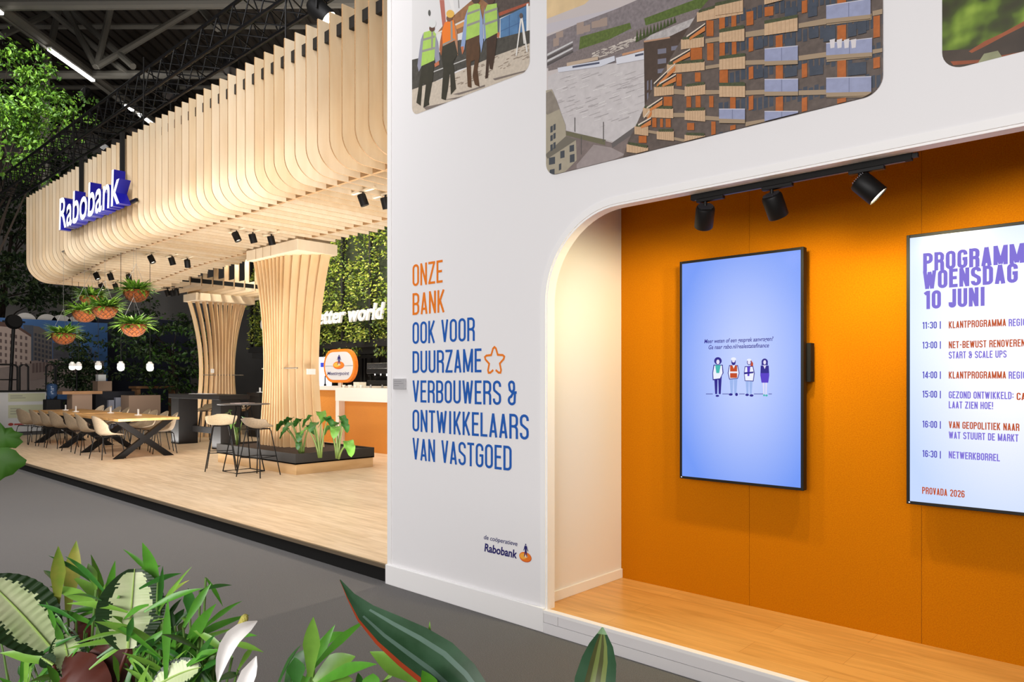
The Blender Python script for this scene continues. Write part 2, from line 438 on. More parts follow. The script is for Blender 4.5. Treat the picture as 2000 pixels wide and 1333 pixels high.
def glyph(ch, t, w0):
    """condensed capital as centre-line strokes; returns (width, [(points, closed)])"""
    wid = {'M': 1.32, 'W': 1.42, 'I': 0.5, '1': 0.62, '|': 0.45, ':': 0.45, '!': 0.45, '-': 0.7, ' ': 0.5, 'L': 0.86, 'E': 0.88,
           'F': 0.88, 'T': 0.9, 'J': 0.8, '&': 1.12}
    w_ = w0 * wid.get(ch, 1.0)
    L, Rg, B, T_ = t / 2, w_ - t / 2, t / 2, 1 - t / 2
    c = w_ / 2; rc = (Rg - L) / 2; S = []
    def add(p, closed=False): S.append((p, closed))
    if ch in 'O0': add(arc(c, T_ - rc, rc, rc, 0, 180) + arc(c, B + rc, rc, rc, 180, 360), True)
    elif ch == 'N': add([(L, 0), (L, 1)]); add([(L, 0.97), (Rg, 0.03)]); add([(Rg, 0), (Rg, 1)])
    elif ch == 'Z': add([(0.0, T_), (w_, T_)]); add([(Rg, T_), (L, B)]); add([(0, B), (w_, B)])
    elif ch == 'E': add([(L, 0), (L, 1)]); [add([(L, y), (w_, y)]) for y in (B, T_)]; add([(L, 0.51), (w_ * 0.9, 0.51)])
    elif ch == 'F': add([(L, 0), (L, 1)]); add([(L, T_), (w_, T_)]); add([(L, 0.5), (w_ * 0.9, 0.5)])
    elif ch == 'L': add([(L, 0), (L, 1)]); add([(L, B), (w_, B)])
    elif ch == 'T': add([(c, 0), (c, 1)]); add([(0, T_), (w_, T_)])
    elif ch == 'I' or ch == '|': add([(c, 0 if ch == 'I' else -0.08), (c, 1)])
    elif ch == 'H': add([(L, 0), (L, 1)]); add([(Rg, 0), (Rg, 1)]); add([(L, 0.5), (Rg, 0.5)])
    elif ch == 'V': add([(L, 1), (c, 0.02)]); add([(c, 0.02), (Rg, 1)])
    elif ch == 'A': add([(L, 0), (c, 0.98)]); add([(c, 0.98), (Rg, 0)]); add([(L + 0.25 * (c - L), 0.24), (Rg - 0.25 * (Rg - c), 0.24)])
    elif ch == 'W':
        q = w_ / 4
        add([(L, 1), (q + L / 2, 0.02)]); add([(q + L / 2, 0.02), (c, 0.94)]); add([(c, 0.94), (3 * q - L / 2, 0.02)]); add([(3 * q - L / 2, 0.02), (Rg, 1)])
    elif ch == 'M': add([(L, 0), (L, 1)]); add([(Rg, 0), (Rg, 1)]); add([(L, 0.98), (c, 0.04)]); add([(c, 0.04), (Rg, 0.98)])
    elif ch == 'K': add([(L, 0), (L, 1)]); add([(L, 0.33), (Rg, 1)]); add([(L + (Rg - L) * 0.32, 0.53), (Rg, 0)])
    elif ch in 'BRP':
        add([(L, 0), (L, 1)])
        r2 = min(rc, 0.16); ym = 0.5
        add([(L, T_), (Rg - r2, T_)] + arc(Rg - r2, T_ - r2, r2, r2, 90, 0) + arc(Rg - r2, ym + r2, r2, r2, 0, -90) + [(L, ym)])
        if ch == 'B': add([(L, ym), (Rg - r2, ym)] + arc(Rg - r2, ym - r2, r2, r2, 90, 0) + arc(Rg - r2, B + r2, r2, r2, 0, -90) + [(L, B)])
        if ch == 'R': add([(Rg - r2 * 1.3, ym)] + arc(Rg - r2, ym - r2, r2, r2, 90, 0)[1:] + [(Rg, 0)])
    elif ch == 'D': add([(L, 0), (L, 1)]); add([(L, T_), (Rg - rc, T_)] + arc(Rg - rc, T_ - rc, rc, rc, 90, 0) + arc(Rg - rc, B + rc, rc, rc, 0, -90) + [(L, B)])
    elif ch == 'U': add([(L, 1), (L, B + rc)] + arc(c, B + rc, rc, rc, 180, 360) + [(Rg, 1)])
    elif ch == 'J': add([(Rg, 1), (Rg, B + rc)] + arc(c, B + rc, rc, rc, 0, -180) + [(L, 0.3)])
    elif ch == 'C': add([(Rg, 0.68)] + arc(c, T_ - rc, rc, rc, 0, 180) + arc(c, B + rc, rc, rc, 180, 360) + [(Rg, 0.32)])
    elif ch == 'G': add([(Rg, 0.7)] + arc(c, T_ - rc, rc, rc, 0, 180) + arc(c, B + rc, rc, rc, 180, 360) + [(Rg, 0.5), (c, 0.5)])
    elif ch == 'S': add([(Rg, 0.74)] + arc(c, T_ - rc, rc, rc, 0, 180) + [(L, 0.68), (L + 0.15 * rc, 0.59), (Rg - 0.15 * rc, 0.41), (Rg, 0.32)] + arc(c, B + rc, rc, rc, 0, -180) + [(L, 0.26)])
    elif ch == '&':
        r2 = rc * 0.72
        add(arc(c - rc * .2, T_ - r2, r2, r2, 0, 180) + [(L + rc * .3, 0.62), (c, 0.52)]); add([(c + r2 - rc * .2, T_ - r2), (c + r2 - rc * .2, 0.64), (c, 0.52)])
        add([(c + rc * .3, 0.52)] + arc(c - rc * .1, B + rc * .9, rc * .9, rc * .9, 90, 180)[1:] + arc(c - rc * .1, B + rc * .9, rc * .9, rc * .9, 180, 330) + [(Rg - rc * .2, 0.52)])
        add([(c, 0.52), (w_, 0.52)])
    elif ch == '1': add([(c + t * .2, 0), (c + t * .2, 1)]); add([(0, 0.82), (c, 0.92)])
    elif ch == '2': add([(L, 0.72)] + arc(c, T_ - rc, rc, rc, 180, 0) + [(Rg, 0.62), (L, B)]); add([(L, B), (w_, B)])
    elif ch == '3': add([(L, 0.75)] + arc(c, T_ - rc, rc, rc, 180, 0) + arc(c, 0.5 + rc, rc, rc, 0, -60) + [(c, 0.51)]); add([(c, 0.51)] + arc(c, 0.52 - rc, rc, rc, 60, 0) + arc(c, B + rc, rc, rc, 0, -180) + [(L, 0.25)])
    elif ch == '4': add([(Rg - t * .3, 0), (Rg - t * .3, 1)]); add([(Rg - t * .3, 0.97), (L * .6, 0.27)]); add([(0, 0.24), (w_, 0.24)])
    elif ch == '5': add([(w_, T_), (L, T_)]); add([(L, 1), (L, 0.52)]); add([(L, 0.52)] + arc(c, 0.6 - rc, rc, rc, 120, 0) + arc(c, B + rc, rc, rc, 0, -180) + [(L, 0.25)])
    elif ch == '6': add([(Rg, 0.74)] + arc(c, T_ - rc, rc, rc, 0, 180) + arc(c, B + rc, rc, rc, 180, 360) + arc(c, 0.57 - rc, rc, rc, 0, 180))
    elif ch == ':': add([(c, 0.2), (c, 0.2 + t)]); add([(c, 0.62), (c, 0.62 + t)])
    elif ch == '!': add([(c, 0.3), (c, 1)]); add([(c, 0), (c, t)])
    elif ch == '-': add([(0.1 * w_, 0.46), (0.9 * w_, 0.46)])
    return w_, S
def caps_line(f, text, X0, X1, z, cap, t, Y, mat, w0=0.40, gap=0.085):
    wd = 0; items = []
    for ch in text:
        gw, S = glyph(ch, t, w0); items.append((wd, S)); wd += gw + gap
    wd -= gap
    sx = (X1 - X0) / wd
    for off, S in items:
        for k, (pts, cl) in enumerate(S):
            for q in stroke_ribbon(pts, t, cl):
                f.face([(X0 + (off + p.x) * sx, Y - k * 0.00012, z + p.y * cap) for p in q], mat)

_fc = {}
def font_geo(text, bold=0.0, shear=0.0, extrude=0.0):
    key = (text, bold, shear, extrude)
    if key in _fc: return _fc[key]
    cu = bpy.data.curves.new('t', 'FONT'); cu.body = text; cu.size = 1; cu.offset = bold; cu.shear = shear; cu.extrude = extrude
    cu.resolution_u = 5
    o = bpy.data.objects.new('t', cu); C.objects.link(o)
    bpy.context.view_layer.update()
    me = bpy.data.meshes.new_from_object(o.evaluated_get(bpy.context.evaluated_depsgraph_get()))
    vs = [v.co.copy() for v in me.vertices]; fs = [tuple(p.vertices) for p in me.polygons]
    bpy.data.objects.remove(o); bpy.data.curves.remove(cu); bpy.data.meshes.remove(me)
    x0 = min(v.x for v in vs); x1 = max(v.x for v in vs)
    _fc[key] = (vs, fs, x0, x1)
    return _fc[key]
CAPH = max(v.y for v in font_geo('H')[0])
def font_line(f, text, A, B_, cap, mat, bold=0.0, shear=0.0, extrude=0.0):
    """text from baseline point A to baseline point B_ (3D, level), upright, facing the aisle"""
    vs, fs, x0, x1 = font_geo(text, bold, shear, extrude)
    A = Vector(A); d = Vector(B_) - A
    f.mesh([A + d * ((v.x - x0) / (x1 - x0)) + Vector((0, 0, v.y / CAPH * cap)) + Vector((0, -v.z, 0)) for v in vs], fs, mat)

ORANGE = M('orange_vinyl', (236, 124, 20), 0.6)
BLUE = M('blue_vinyl', (20, 90, 178), 0.6)
NAVY = M('navy_vinyl', (36, 30, 104), 0.6)
YT = W - 0.002
def wx(px, Y=W): return onY(px, 700, Y).x
def wz(px, py, Y=W): return onY(px, py, Y).z
slog = thing('wall_slogan', 'tall thin orange and blue capitals with an orange star on the white wall', 'lettering', (-4.397, YT, 1.0))
rows = [('ONZE', 864.7, 560, ORANGE), ('BANK', 868.6, 616, ORANGE), ('OOK VOOR', 927.5, 672.5, BLUE), ('DUURZAME', 940.6, 729, BLUE),
        ('VERBOUWERS', 979, 786, BLUE), ('ONTWIKKELAARS', 1033, 842.8, BLUE), ('VAN VASTGOED', 999.5, 898, BLUE)]
for i, (t_, xr, yb, m_) in enumerate(rows):
    f = MB(m_)
    caps_line(f, t_, wx(806), wx(xr), wz(806, yb), 0.170, 0.105, YT, m_)
    f.build('text_line', slog, world=True)
f = MB(BLUE); caps_line(f, '&', wx(992), wx(1009.5), wz(806, 786), 0.170, 0.105, YT, BLUE); f.build('ampersand', slog, world=True)
f = MB(ORANGE)
sc_ = onY(966, 706, W); st = []
for i in range(5):
    a = 90 + 72 * i
    for da, r_ in ((-9, 0.078), (0, 0.086), (9, 0.078), (36, 0.047)):
        st.append((sc_.x + 1.15 * r_ * math.cos(R(a + da)), sc_.z + 1.15 * r_ * math.sin(R(a + da))))
mix = lambda p, q, t: (p[0] + (q[0] - p[0]) * t, p[1] + (q[1] - p[1]) * t)
st = [mix(st[11], st[12], .28)] + st[12:] + st[:11] + [mix(st[11], st[10], .28)]
for q in stroke_ribbon(st, 0.015): f.face([(p.x, YT, p.y) for p in q])
f.build('star', slog, world=True)
def oval_poly(cx, cy, rx, ry, n=20): return [(cx + rx * math.cos(2 * math.pi * i / n), cy + ry * math.sin(2 * math.pi * i / n)) for i in range(n)]
MAN = [(-.12, 2.0), (.12, 2.0), (.14, 2.22), (0, 2.32), (-.14, 2.22)], [(-.3, 1.95), (.3, 1.95), (.42, 1.5), (.62, 1.1), (.5, 1.05), (.28, 1.5), (.2, 1.15), (.42, 0.1), (.25, 0.05), (0, 0.85), (-.25, 0.05), (-.42, 0.1), (-.2, 1.15), (-.28, 1.5), (-.5, 1.05), (-.62, 1.1), (-.42, 1.5)]
def emblem(f, c, s, Y, vs=1.0):
    """figure standing on an orange disc; c = centre of the disc (x, z), s = half width"""
    E1 = M('emblem_orange', (238, 120, 26), 0.6); E2 = M('emblem_amber', (250, 172, 60), 0.6); E3 = M('emblem_red', (200, 70, 24), 0.6)
    for k, (rx, ry, dx, dy, m_) in enumerate(((1, .62, 0, 0, E3), (.98, .58, -.02, .04, E1), (.55, .36, -.35, .06, E2), (.3, .16, .1, .12, M('emblem_pale', (255, 222, 180), 0.6)))):
        f.face([(c[0] + p[0] * s, Y - k * 0.0004, c[1] + p[1] * s * vs) for p in reversed(oval_poly(dx, dy, rx, ry))], m_)
    for poly in MAN: f.face([(c[0] + (p[0] * .62 + .08) * s, Y - 0.0018, c[1] + p[1] * s * .72 * vs) for p in poly], NAVY)
logo = thing('bank_logo', 'small navy name with an orange disc emblem low on the white wall', 'logo', tuple(onY(946, 1080, YT)))
f = MB(NAVY); font_line(f, 'de coöperatieve', onY(945, 1053.5, YT), Vector((wx(1011), YT, wz(945, 1053.5, YT))), 0.030, NAVY, 0.008, 0.18); f.build('tagline', logo, world=True)
f = MB(NAVY); font_line(f, 'Rabobank', onY(946, 1077, YT), Vector((wx(1010), YT, wz(946, 1077, YT))), 0.054, NAVY, 0.026, 0.12); f.build('name', logo, world=True)
f = MB(); c_ = onY(1026, 1089, YT); emblem(f, (c_.x, c_.z), 0.055, YT); f.build('emblem', logo, world=True)
p0 = onY(770, 740, W - 0.001); p1 = onY(794, 761, W)
f = MB(M('grey_plate', (196, 194, 196), 0.4, 0.2)); f.box(p0.x, p1.x, W - 0.014, W - 0.001, p1.z, p0.z)
pl = thing('wall_plate', 'small grey information plate at the left edge of the white wall', 'plate', ((p0.x + p1.x) / 2, W, p1.z))
f.build('plate', pl, world=True, bevel=0.002)
f = MB(M('plate_print', (150, 148, 152), 0.5))
for i, (a, b) in enumerate(((.1, .7), (.1, .85), (.1, .5))):
    z = p0.z - (p0.z - p1.z) * (.25 + .2 * i); f.box(p0.x + (p1.x - p0.x) * a, p0.x + (p1.x - p0.x) * b, W - 0.0148, W - 0.0139, z - .002, z + .002)
f.build('print', pl, world=True)

# ------------------------------------------------------------------ printed photographs on the wall
def clip(poly, conv):
    out = poly
    n = len(conv)
    for i in range(n):
        a = conv[i]; b = conv[(i + 1) % n]; inp = out; out = []
        if not inp: break
        def side(p): return (b[0] - a[0]) * (p[1] - a[1]) - (b[1] - a[1]) * (p[0] - a[0])
        for j in range(len(inp)):
            p = inp[j - 1]; q = inp[j]; sp = side(p); sq = side(q)
            if (sp >= 0) != (sq >= 0):
                t = sp / (sp - sq); out.append((p[0] + (q[0] - p[0]) * t, p[1] + (q[1] - p[1]) * t))
            if sq >= 0: out.append(q)
    return out
class Print:
    def __init__(s, x0, x1, z0, z1, r, Y=W - 0.0012):
        s.f = MB(); s.k = 0; s.Y = Y
        s.o = []
        for cx, cz, a in ((x1 - r, z0 + r, -90), (x1 - r, z1 - r, 0), (x0 + r, z1 - r, 90), (x0 + r, z0 + r, 180)):
            for i in range(9): s.o.append((cx + r * math.cos(R(a + 90 * i / 8)), cz + r * math.sin(R(a + 90 * i / 8))))
    def xz(s, pts, m):
        c = clip(pts, s.o)
        if len(c) > 2:
            ar = sum(c[i - 1][0] * c[i][1] - c[i][0] * c[i - 1][1] for i in range(len(c)))
            if ar < 0: c = c[::-1]
            s.f.face([(p[0], s.Y - s.k * 0.00003, p[1]) for p in c], m); s.k += 1
    def px(s, pts, m, sc=1.0, ox=0, oy=0):
        s.xz([(lambda v: (v.x, v.z))(onY(ox + a * sc, oy + b * sc, s.Y)) for a, b in pts], m)
    def quad(s, q, m, sc, ox, oy=0):
        x0, a, b, x1, c, d = q; s.px([(x0, b), (x1, d), (x1, c), (x0, a)], m, sc, ox, oy)
_pc = {}
def PC(*c, n=0.0, sc=60):
    key = c + (n, sc)
    if key not in _pc: _pc[key] = M('print_ink_%d' % len(_pc), c, 0.5, noise=n, scale=sc, detail=4)
    return _pc[key]
# walkers on a building site
pr = Print(-4.397, -3.174, 3.712, 4.78, 0.07)
pr.xz(pr.o, PC(226, 224, 224))
z_ = lambda pts, m: pr.px(pts, m, 0.19507, 760)
z_([(480, 330), (560, 230), (830, 0), (900, -200), (1450, -200), (1450, 40), (1110, 180), (690, 340)], PC(168, 118, 78, n=.35, sc=25))
z_([(600, 0), (640, 0), (660, 130), (640, 140)], PC(235, 232, 230)); z_([(690, 0), (700, 0), (705, 80), (695, 85)], PC(150, 146, 144))
z_([(470, 330), (830, 160), (835, 175), (475, 350)], PC(225, 220, 212)); z_([(660, 260), (800, 190), (800, 240), (660, 300)], PC(216, 150, 84))
z_([(940, 0), (1410, -180), (1410, 30), (1100, 150), (1090, 120)], PC(96, 82, 74, n=.4, sc=40))
z_([(1090, 130), (1400, 20), (1400, 45), (1095, 165)], PC(180, 90, 60, n=.3, sc=90)); z_([(1100, 165), (1400, 42), (1400, 60), (1105, 185)], PC(70, 66, 66))
z_([(1115, 190), (1385, 55), (1385, 330), (1115, 450)], PC(92, 136, 182, n=.25, sc=14))
for a in (1200, 1290): z_([(a, 150), (a + 8, 146), (a + 8, 400), (a, 404)], PC(66, 100, 146))
z_([(1115, 310), (1385, 190), (1385, 196), (1115, 318)], PC(66, 100, 146))
z_([(1375, 40), (1395, 32), (1395, 330), (1375, 335)], PC(236, 236, 236))
z_([(505, 0), (552, 0), (570, 240), (535, 265)], PC(184, 108, 92))
z_([(225, 600), (480, 540), (700, 400), (1110, 380), (1420, 300), (1420, 470), (1000, 600), (700, 700), (225, 930)], PC(86, 82, 74, n=.4, sc=30))
z_([(430, 720), (770, 590), (770, 600), (432, 730)], PC(200, 198, 194))
z_([(225, 900), (560, 780), (760, 690), (1060, 560), (1420, 430), (1420, 900), (700, 1300), (225, 1300)], PC(214, 200, 182, n=.18, sc=45))
random.seed(5)
for i in range(60):
    a = random.uniform(600, 1390); b = 1000 - (a - 250) * 0.42 + random.uniform(-90, 60); l = random.uniform(15, 55)
    z_([(a, b), (a + l, b - l * .42), (a + l, b - l * .42 + 7), (a, b + 8)], PC(150, 134, 118))
for q in ([(345, 1075), (520, 1040), (740, 985), (740, 1000), (500, 1085), (370, 1100)], [(560, 1000), (800, 950), (1100, 830), (1390, 720), (1390, 735), (1090, 860), (760, 990)], [(640, 945), (800, 905), (960, 850), (960, 868), (700, 950)], [(1040, 790), (1390, 700), (1390, 712), (1060, 805)]): z_(q, PC(128, 116, 108))
VEST = PC(178, 216, 100, n=.12, sc=20); BAND = PC(152, 150, 140); PANT = PC(62, 58, 44, n=.25, sc=20); SHIRT = PC(150, 150, 168); BSH = PC(146, 166, 206); SKIN = PC(196, 116, 80)
z_([(345, 330), (320, 400), (285, 660), (300, 720), (330, 660), (340, 520)], SHIRT); z_([(455, 320), (490, 420), (512, 600), (470, 650), (450, 520)], SHIRT); z_([(455, 640), (500, 610), (505, 650), (460, 675)], SKIN)
z_([(330, 655), (460, 595), (440, 790), (400, 1020), (405, 1050), (345, 1080), (370, 850), (335, 830), (318, 1060), (275, 1030), (308, 800)], PANT)
z_([(350, 325), (440, 300), (470, 340), (455, 605), (322, 665)], VEST)
for y in (0, 115): z_([(345 - y * .1, 388 + y), (460, 355 + y), (460, 378 + y), (342 - y * .1, 412 + y)], BAND)
z_([(425, 305), (445, 300), (440, 500), (422, 505)], BAND)
z_(oval_poly(432, 285, 28, 34), PC(96, 66, 50)); z_(oval_poly(435, 235, 38, 44), PC(222, 224, 222)); z_(oval_poly(405, 130, 12, 30), PC(84, 84, 80))
z_([(650, 210), (685, 320), (692, 560), (672, 530), (650, 400)], PC(178, 130, 100)); z_([(535, 300), (512, 420), (505, 500), (525, 560), (545, 440)], PC(170, 96, 56))
z_([(538, 450), (655, 395), (690, 540), (645, 620), (672, 890), (620, 950), (612, 720), (590, 900), (570, 1005), (525, 990), (545, 700), (525, 560)], PANT)
z_([(560, 225), (650, 200), (672, 400), (540, 465), (532, 310)], PC(244, 128, 34)); z_([(540, 440), (660, 385), (660, 400), (540, 465)], BAND); z_([(618, 215), (636, 208), (640, 395), (620, 400)], BAND)
z_(oval_poly(605, 185, 30, 34), PC(120, 84, 60)); z_(oval_poly(615, 140, 40, 40), PC(234, 186, 84))
z_([(790, 90), (760, 180), (720, 470), (735, 545), (755, 500), (785, 300)], BSH); z_([(905, 40), (940, 200), (945, 420), (925, 530), (905, 400)], BSH); z_([(720, 470), (750, 465), (752, 510), (735, 548)], SKIN)
z_([(775, 395), (908, 345), (908, 560), (888, 700), (908, 870), (862, 850), (838, 765), (862, 600), (820, 620), (828, 880), (790, 870), (775, 600)], PC(98, 68, 42, n=.3, sc=20))
z_([(800, 65), (880, 30), (915, 50), (908, 350), (772, 405), (785, 130)], VEST)
for y in (0, 115): z_([(785, 130 + y), (910, 85 + y), (910, 108 + y), (783, 155 + y)], BAND)
z_(oval_poly(870, -10, 42, 50), PC(80, 56, 44))
z_([(960, 70), (945, 200), (955, 420), (975, 380)], PC(140, 158, 190)); z_([(1085, 60), (1110, 200), (1105, 340), (1085, 370)], PC(96, 104, 120)); z_([(1085, 320), (1110, 330), (1100, 385), (1082, 370)], SKIN)
z_([(980, 380), (1087, 335), (1062, 560), (1038, 700), (1010, 690), (1005, 620), (992, 780), (965, 790), (980, 560)], PC(76, 54, 38, n=.3, sc=20))
z_([(985, 50), (1082, 35), (1090, 330), (975, 390), (958, 120)], VEST)
for y in (0, 115): z_([(955, 120 + y), (1088, 75 + y), (1088, 98 + y), (957, 145 + y)], BAND)
z_(oval_poly(1020, 0, 38, 42), PC(88, 60, 46))
for q in ([(1318, 180), (1332, 180), (1282, 560), (1270, 560)], [(1325, 180), (1340, 178), (1392, 520), (1378, 525)], [(1325, 190), (1338, 190), (1362, 440), (1350, 440)]): z_(q, PC(232, 228, 222))
z_(oval_poly(1325, 160, 18, 28), PC(96, 84, 80))
o = pr.f.build('photo_print', None, tuple(onY(805, 225, W))); tag(o, 'wall photo of four building workers walking away in safety vests', 'picture', 'photo prints on the white wall')

# harbour and stepped apartment block
pr = Print(-3.027, -1.0, 2.975, 4.78, 0.085)
pr.xz(pr.o, PC(206, 196, 194, n=.06, sc=3))
A2 = lambda pts, m: pr.px(pts, m, 0.2776, 1050); A3 = lambda pts, m: pr.px(pts, m, 0.3, 1400)
A2([(60, -200), (700, -300), (330, 30), (60, 135)], PC(236, 206, 158, n=.2, sc=6)); A2([(60, 240), (500, 100), (800, 0), (60, 170)], PC(198, 192, 198))
A2([(60, 260), (300, 160), (560, 60), (700, 0), (1300, -200), (1400, 100), (700, 500), (60, 480)], PC(146, 136, 138, n=.35, sc=45))
for q in ((275, 150, 325, 235), (325, 170, 370, 220), (440, 120, 490, 180), (380, 140, 440, 190), (130, 215, 180, 260), (110, 260, 150, 320)):
    A2([(q[0], q[1] + 14), (q[2], q[1]), (q[2], q[3]), (q[0], q[3] + 10)], PC(166, 146, 134))
A2([(300, 260), (650, 160), (660, 200), (460, 300), (290, 350)], PC(104, 122, 58, n=.4, sc=60)); A2([(750, 130), (1180, -30), (1250, -20), (1150, 60), (760, 180)], PC(98, 118, 54, n=.4, sc=60))
A2([(290, 350), (470, 290), (800, 170), (1130, 60), (1130, 130), (760, 320), (560, 390), (75, 500), (75, 470)], PC(140, 128, 126, n=.3, sc=80))
random.seed(9)
for i in range(90):
    a = random.uniform(380, 720); b = 395 - (a - 380) * .38 + random.uniform(-22, 30)
    A2([(a, b), (a + 22, b - 8), (a + 22, b - 2), (a, b + 6)], PC(206, 196, 186))
for a in range(690, 960, 24): A2([(a, 300 - (a - 690) * .5), (a + 12, 210 - (a - 690) * .36), (a + 24, 290 - (a - 690) * .5)], PC(74, 88, 44, n=.3, sc=60))
for k in range(4): A2([(70, 380 + k * 22), (250, 290 + k * 22), (250, 302 + k * 22), (70, 396 + k * 22)], PC(206, 204, 204) if k % 2 == 0 else PC(92, 86, 84))
A2([(75, 540), (150, 505), (550, 445), (770, 415), (770, 860), (540, 1000), (200, 920), (75, 640)], PC(208, 202, 202, n=.12, sc=26))
random.seed(2)
for i in range(150):
    a = random.uniform(120, 730); b = random.uniform(520, 960); l = random.uniform(25, 80)
    if b < 900 - abs(a - 450) * .25: A2([(a, b), (a + l, b - l * .35), (a + l, b - l * .35 + 4), (a, b + 4)], PC(184, 178, 178) if i % 3 else PC(228, 224, 222))
A2([(145, 480), (430, 430), (545, 395), (550, 430), (450, 470), (150, 512)], PC(214, 216, 226)); A2([(250, 468), (440, 438), (440, 452), (250, 482)], PC(84, 88, 108)); A2([(210, 445), (430, 400), (430, 425), (210, 470)], PC(196, 174, 152))
A2([(555, 410), (760, 358), (760, 420), (560, 455)], PC(220, 220, 228)); A2([(600, 380), (760, 340), (760, 356), (600, 396)], PC(200, 150, 116)); A2([(690, 388), (750, 375), (750, 390), (690, 402)], PC(80, 82, 100))
A2([(200, 920), (540, 1010), (720, 880), (760, 850), (640, 1120), (200, 1300), (60, 1300)], PC(134, 120, 116, n=.2, sc=30)); A2([(280, 1160), (400, 1020), (520, 1040), (620, 1090), (280, 1240)], PC(164, 152, 150, n=.12, sc=30))
A2([(205, 925), (480, 985), (480, 1025), (205, 955)], PC(112, 108, 84)); A2([(525, 1010), (700, 885), (700, 930), (530, 1045)], PC(104, 98, 96))
for x, y0, y1 in ((264, 830, 930), (465, 860, 1000), (310, 960, 1090)): A2([(x, y0), (x + 5, y0), (x + 5, y1), (x, y1)], PC(88, 84, 82))
A2([(60, 640), (105, 630), (130, 690), (155, 760), (200, 880), (205, 970), (275, 985), (280, 1130), (180, 1230), (60, 1280)], PC(176, 166, 146, n=.1, sc=20)); A2([(60, 660), (100, 640), (135, 700), (160, 770), (75, 810), (60, 800)], PC(150, 140, 128, n=.2, sc=30)); A2([(60, 1090), (205, 960), (280, 985), (75, 1120)], PC(118, 112, 100))
for q in ((95, 885, 112, 930), (116, 872, 132, 915), (95, 950, 112, 990), (116, 935, 132, 975), (95, 1015, 112, 1060), (116, 1000, 132, 1045), (85, 1105, 128, 1155), (165, 1060, 195, 1110), (230, 1020, 262, 1065), (232, 1085, 265, 1140), (155, 1150, 172, 1195), (90, 1190, 125, 1250)):
    A2([(q[0], q[1] + 8), (q[2], q[1]), (q[2], q[3]), (q[0], q[3] + 8)], PC(74, 78, 84))
A2([(752, 290), (930, 262), (1140, 160), (1200, 170), (1200, 500), (760, 860)], PC(84, 68, 58, n=.2, sc=40)); A2([(752, 292), (930, 262), (1140, 160), (1130, 120), (800, 250)], PC(196, 190, 188, n=.3, sc=60)); A2([(752, 290), (935, 262), (937, 272), (754, 302)], PC(190, 148, 120))
for q in ((850, 350, 910, 385), (850, 420, 910, 455), (850, 490, 910, 520), (945, 330, 1000, 360), (775, 575, 785, 640), (800, 570, 810, 640), (775, 660, 785, 740)): A2([(q[0], q[1]), (q[2], q[1] - 8), (q[2], q[3] - 8), (q[0], q[3])], PC(122, 120, 134))
A2([(600, 1130), (640, 1000), (700, 880), (760, 745), (830, 590), (930, 430), (1030, 260), (1140, 80), (1300, -100), (2600, -200), (2600, 800), (1450, 1050)], PC(108, 95, 88, n=.3, sc=35))
GL = PC(72, 80, 94, n=.25, sc=30); OR_ = PC(190, 106, 46, n=.22, sc=40); WD = PC(212, 178, 142, n=.14, sc=50); BG = PC(166, 144, 118); GLS = PC(158, 164, 196, n=.14, sc=30); GRN = PC(84, 90, 60, n=.4, sc=90)
random.seed(11)
for r_ in range(6):
    for k in range(30):
        x = 1405 + k * 11; y = 285 - r_ * 58 - (x - 1400) * .18 + random.uniform(-4, 4)
        if x > 1300: pr.px([(x, y), (x + 8, y - 2), (x + 8, y - 26), (x, y - 24)], GL)
for q in ((1195, 150, 1245, 260), (1285, 130, 1325, 215), (1375, 110, 1405, 200), (1200, 310, 1245, 430), (1288, 310, 1325, 410), (1375, 300, 1405, 400), (985, 525, 1022, 610), (1115, 515, 1155, 580), (1085, 340, 1165, 440), (1290, 495, 1345, 570), (895, 685, 955, 765), (1055, 685, 1088, 760), (1120, 680, 1155, 760), (1215, 680, 1245, 760), (1362, 690, 1400, 775), (815, 835, 845, 900), (870, 840, 890, 900), (720, 960, 775, 1010), (910, 840, 945, 900), (1060, 870, 1110, 920), (1230, 860, 1260, 960)):
    A2([(q[0], q[1]), (q[2], q[1]), (q[2], q[3]), (q[0], q[3])], OR_)
for q in ((24, 120, 60, 215), (102, 100, 134, 200), (24, 285, 60, 375), (105, 270, 135, 370), (24, 465, 80, 565), (95, 640, 130, 720), (200, 80, 245, 170), (215, 250, 245, 340), (215, 440, 245, 520), (215, 630, 245, 720), (318, 50, 375, 110), (390, 235, 435, 320), (390, 430, 438, 525), (390, 635, 438, 735), (560, 10, 595, 90), (560, 420, 595, 510), (560, 640, 595, 730), (790, 0, 848, 60), (790, 170, 848, 270), (790, 400, 848, 515), (790, 645, 848, 700), (1025, 110, 1068, 250), (1025, 380, 1068, 450), (95, 820, 130, 870), (215, 820, 250, 850)):
    A3([(q[0], q[1] + 4), (q[2], q[1] - 4), (q[2], q[3] - 4), (q[0], q[3] + 4)], OR_)
for q in ((860, 170, 915, 250), (925, 150, 980, 232), (700, 190, 780, 280), (600, 30, 660, 120), (450, 60, 530, 150), (255, 270, 310, 330), (450, 260, 520, 320), (610, 440, 700, 500), (450, 450, 530, 510), (860, 420, 980, 500), (250, 460, 310, 520), (610, 200, 670, 260)):
    A3([(q[0], q[1]), (q[2], q[1] - 12), (q[2], q[3] - 12), (q[0], q[3])], GL)
for q in ((540, 160, 190, 720, 125, 165), (195, 215, 250, 320, 195, 235), (540, 370, 402, 720, 345, 378), (540, 595, 626, 720, 590, 622), (195, 400, 430, 322, 395, 425), (195, 595, 625, 322, 590, 620), (1020, 80, 112, 1085, 65, 98), (1020, 330, 358, 1085, 320, 345), (722, 130, 172, 1015, 95, 135), (722, 385, 410, 1018, 355, 380), (722, 620, 642, 1015, 612, 640), (195, 800, 830, 322, 780, 812)): pr.quad(q, BG, 0.3, 1400)
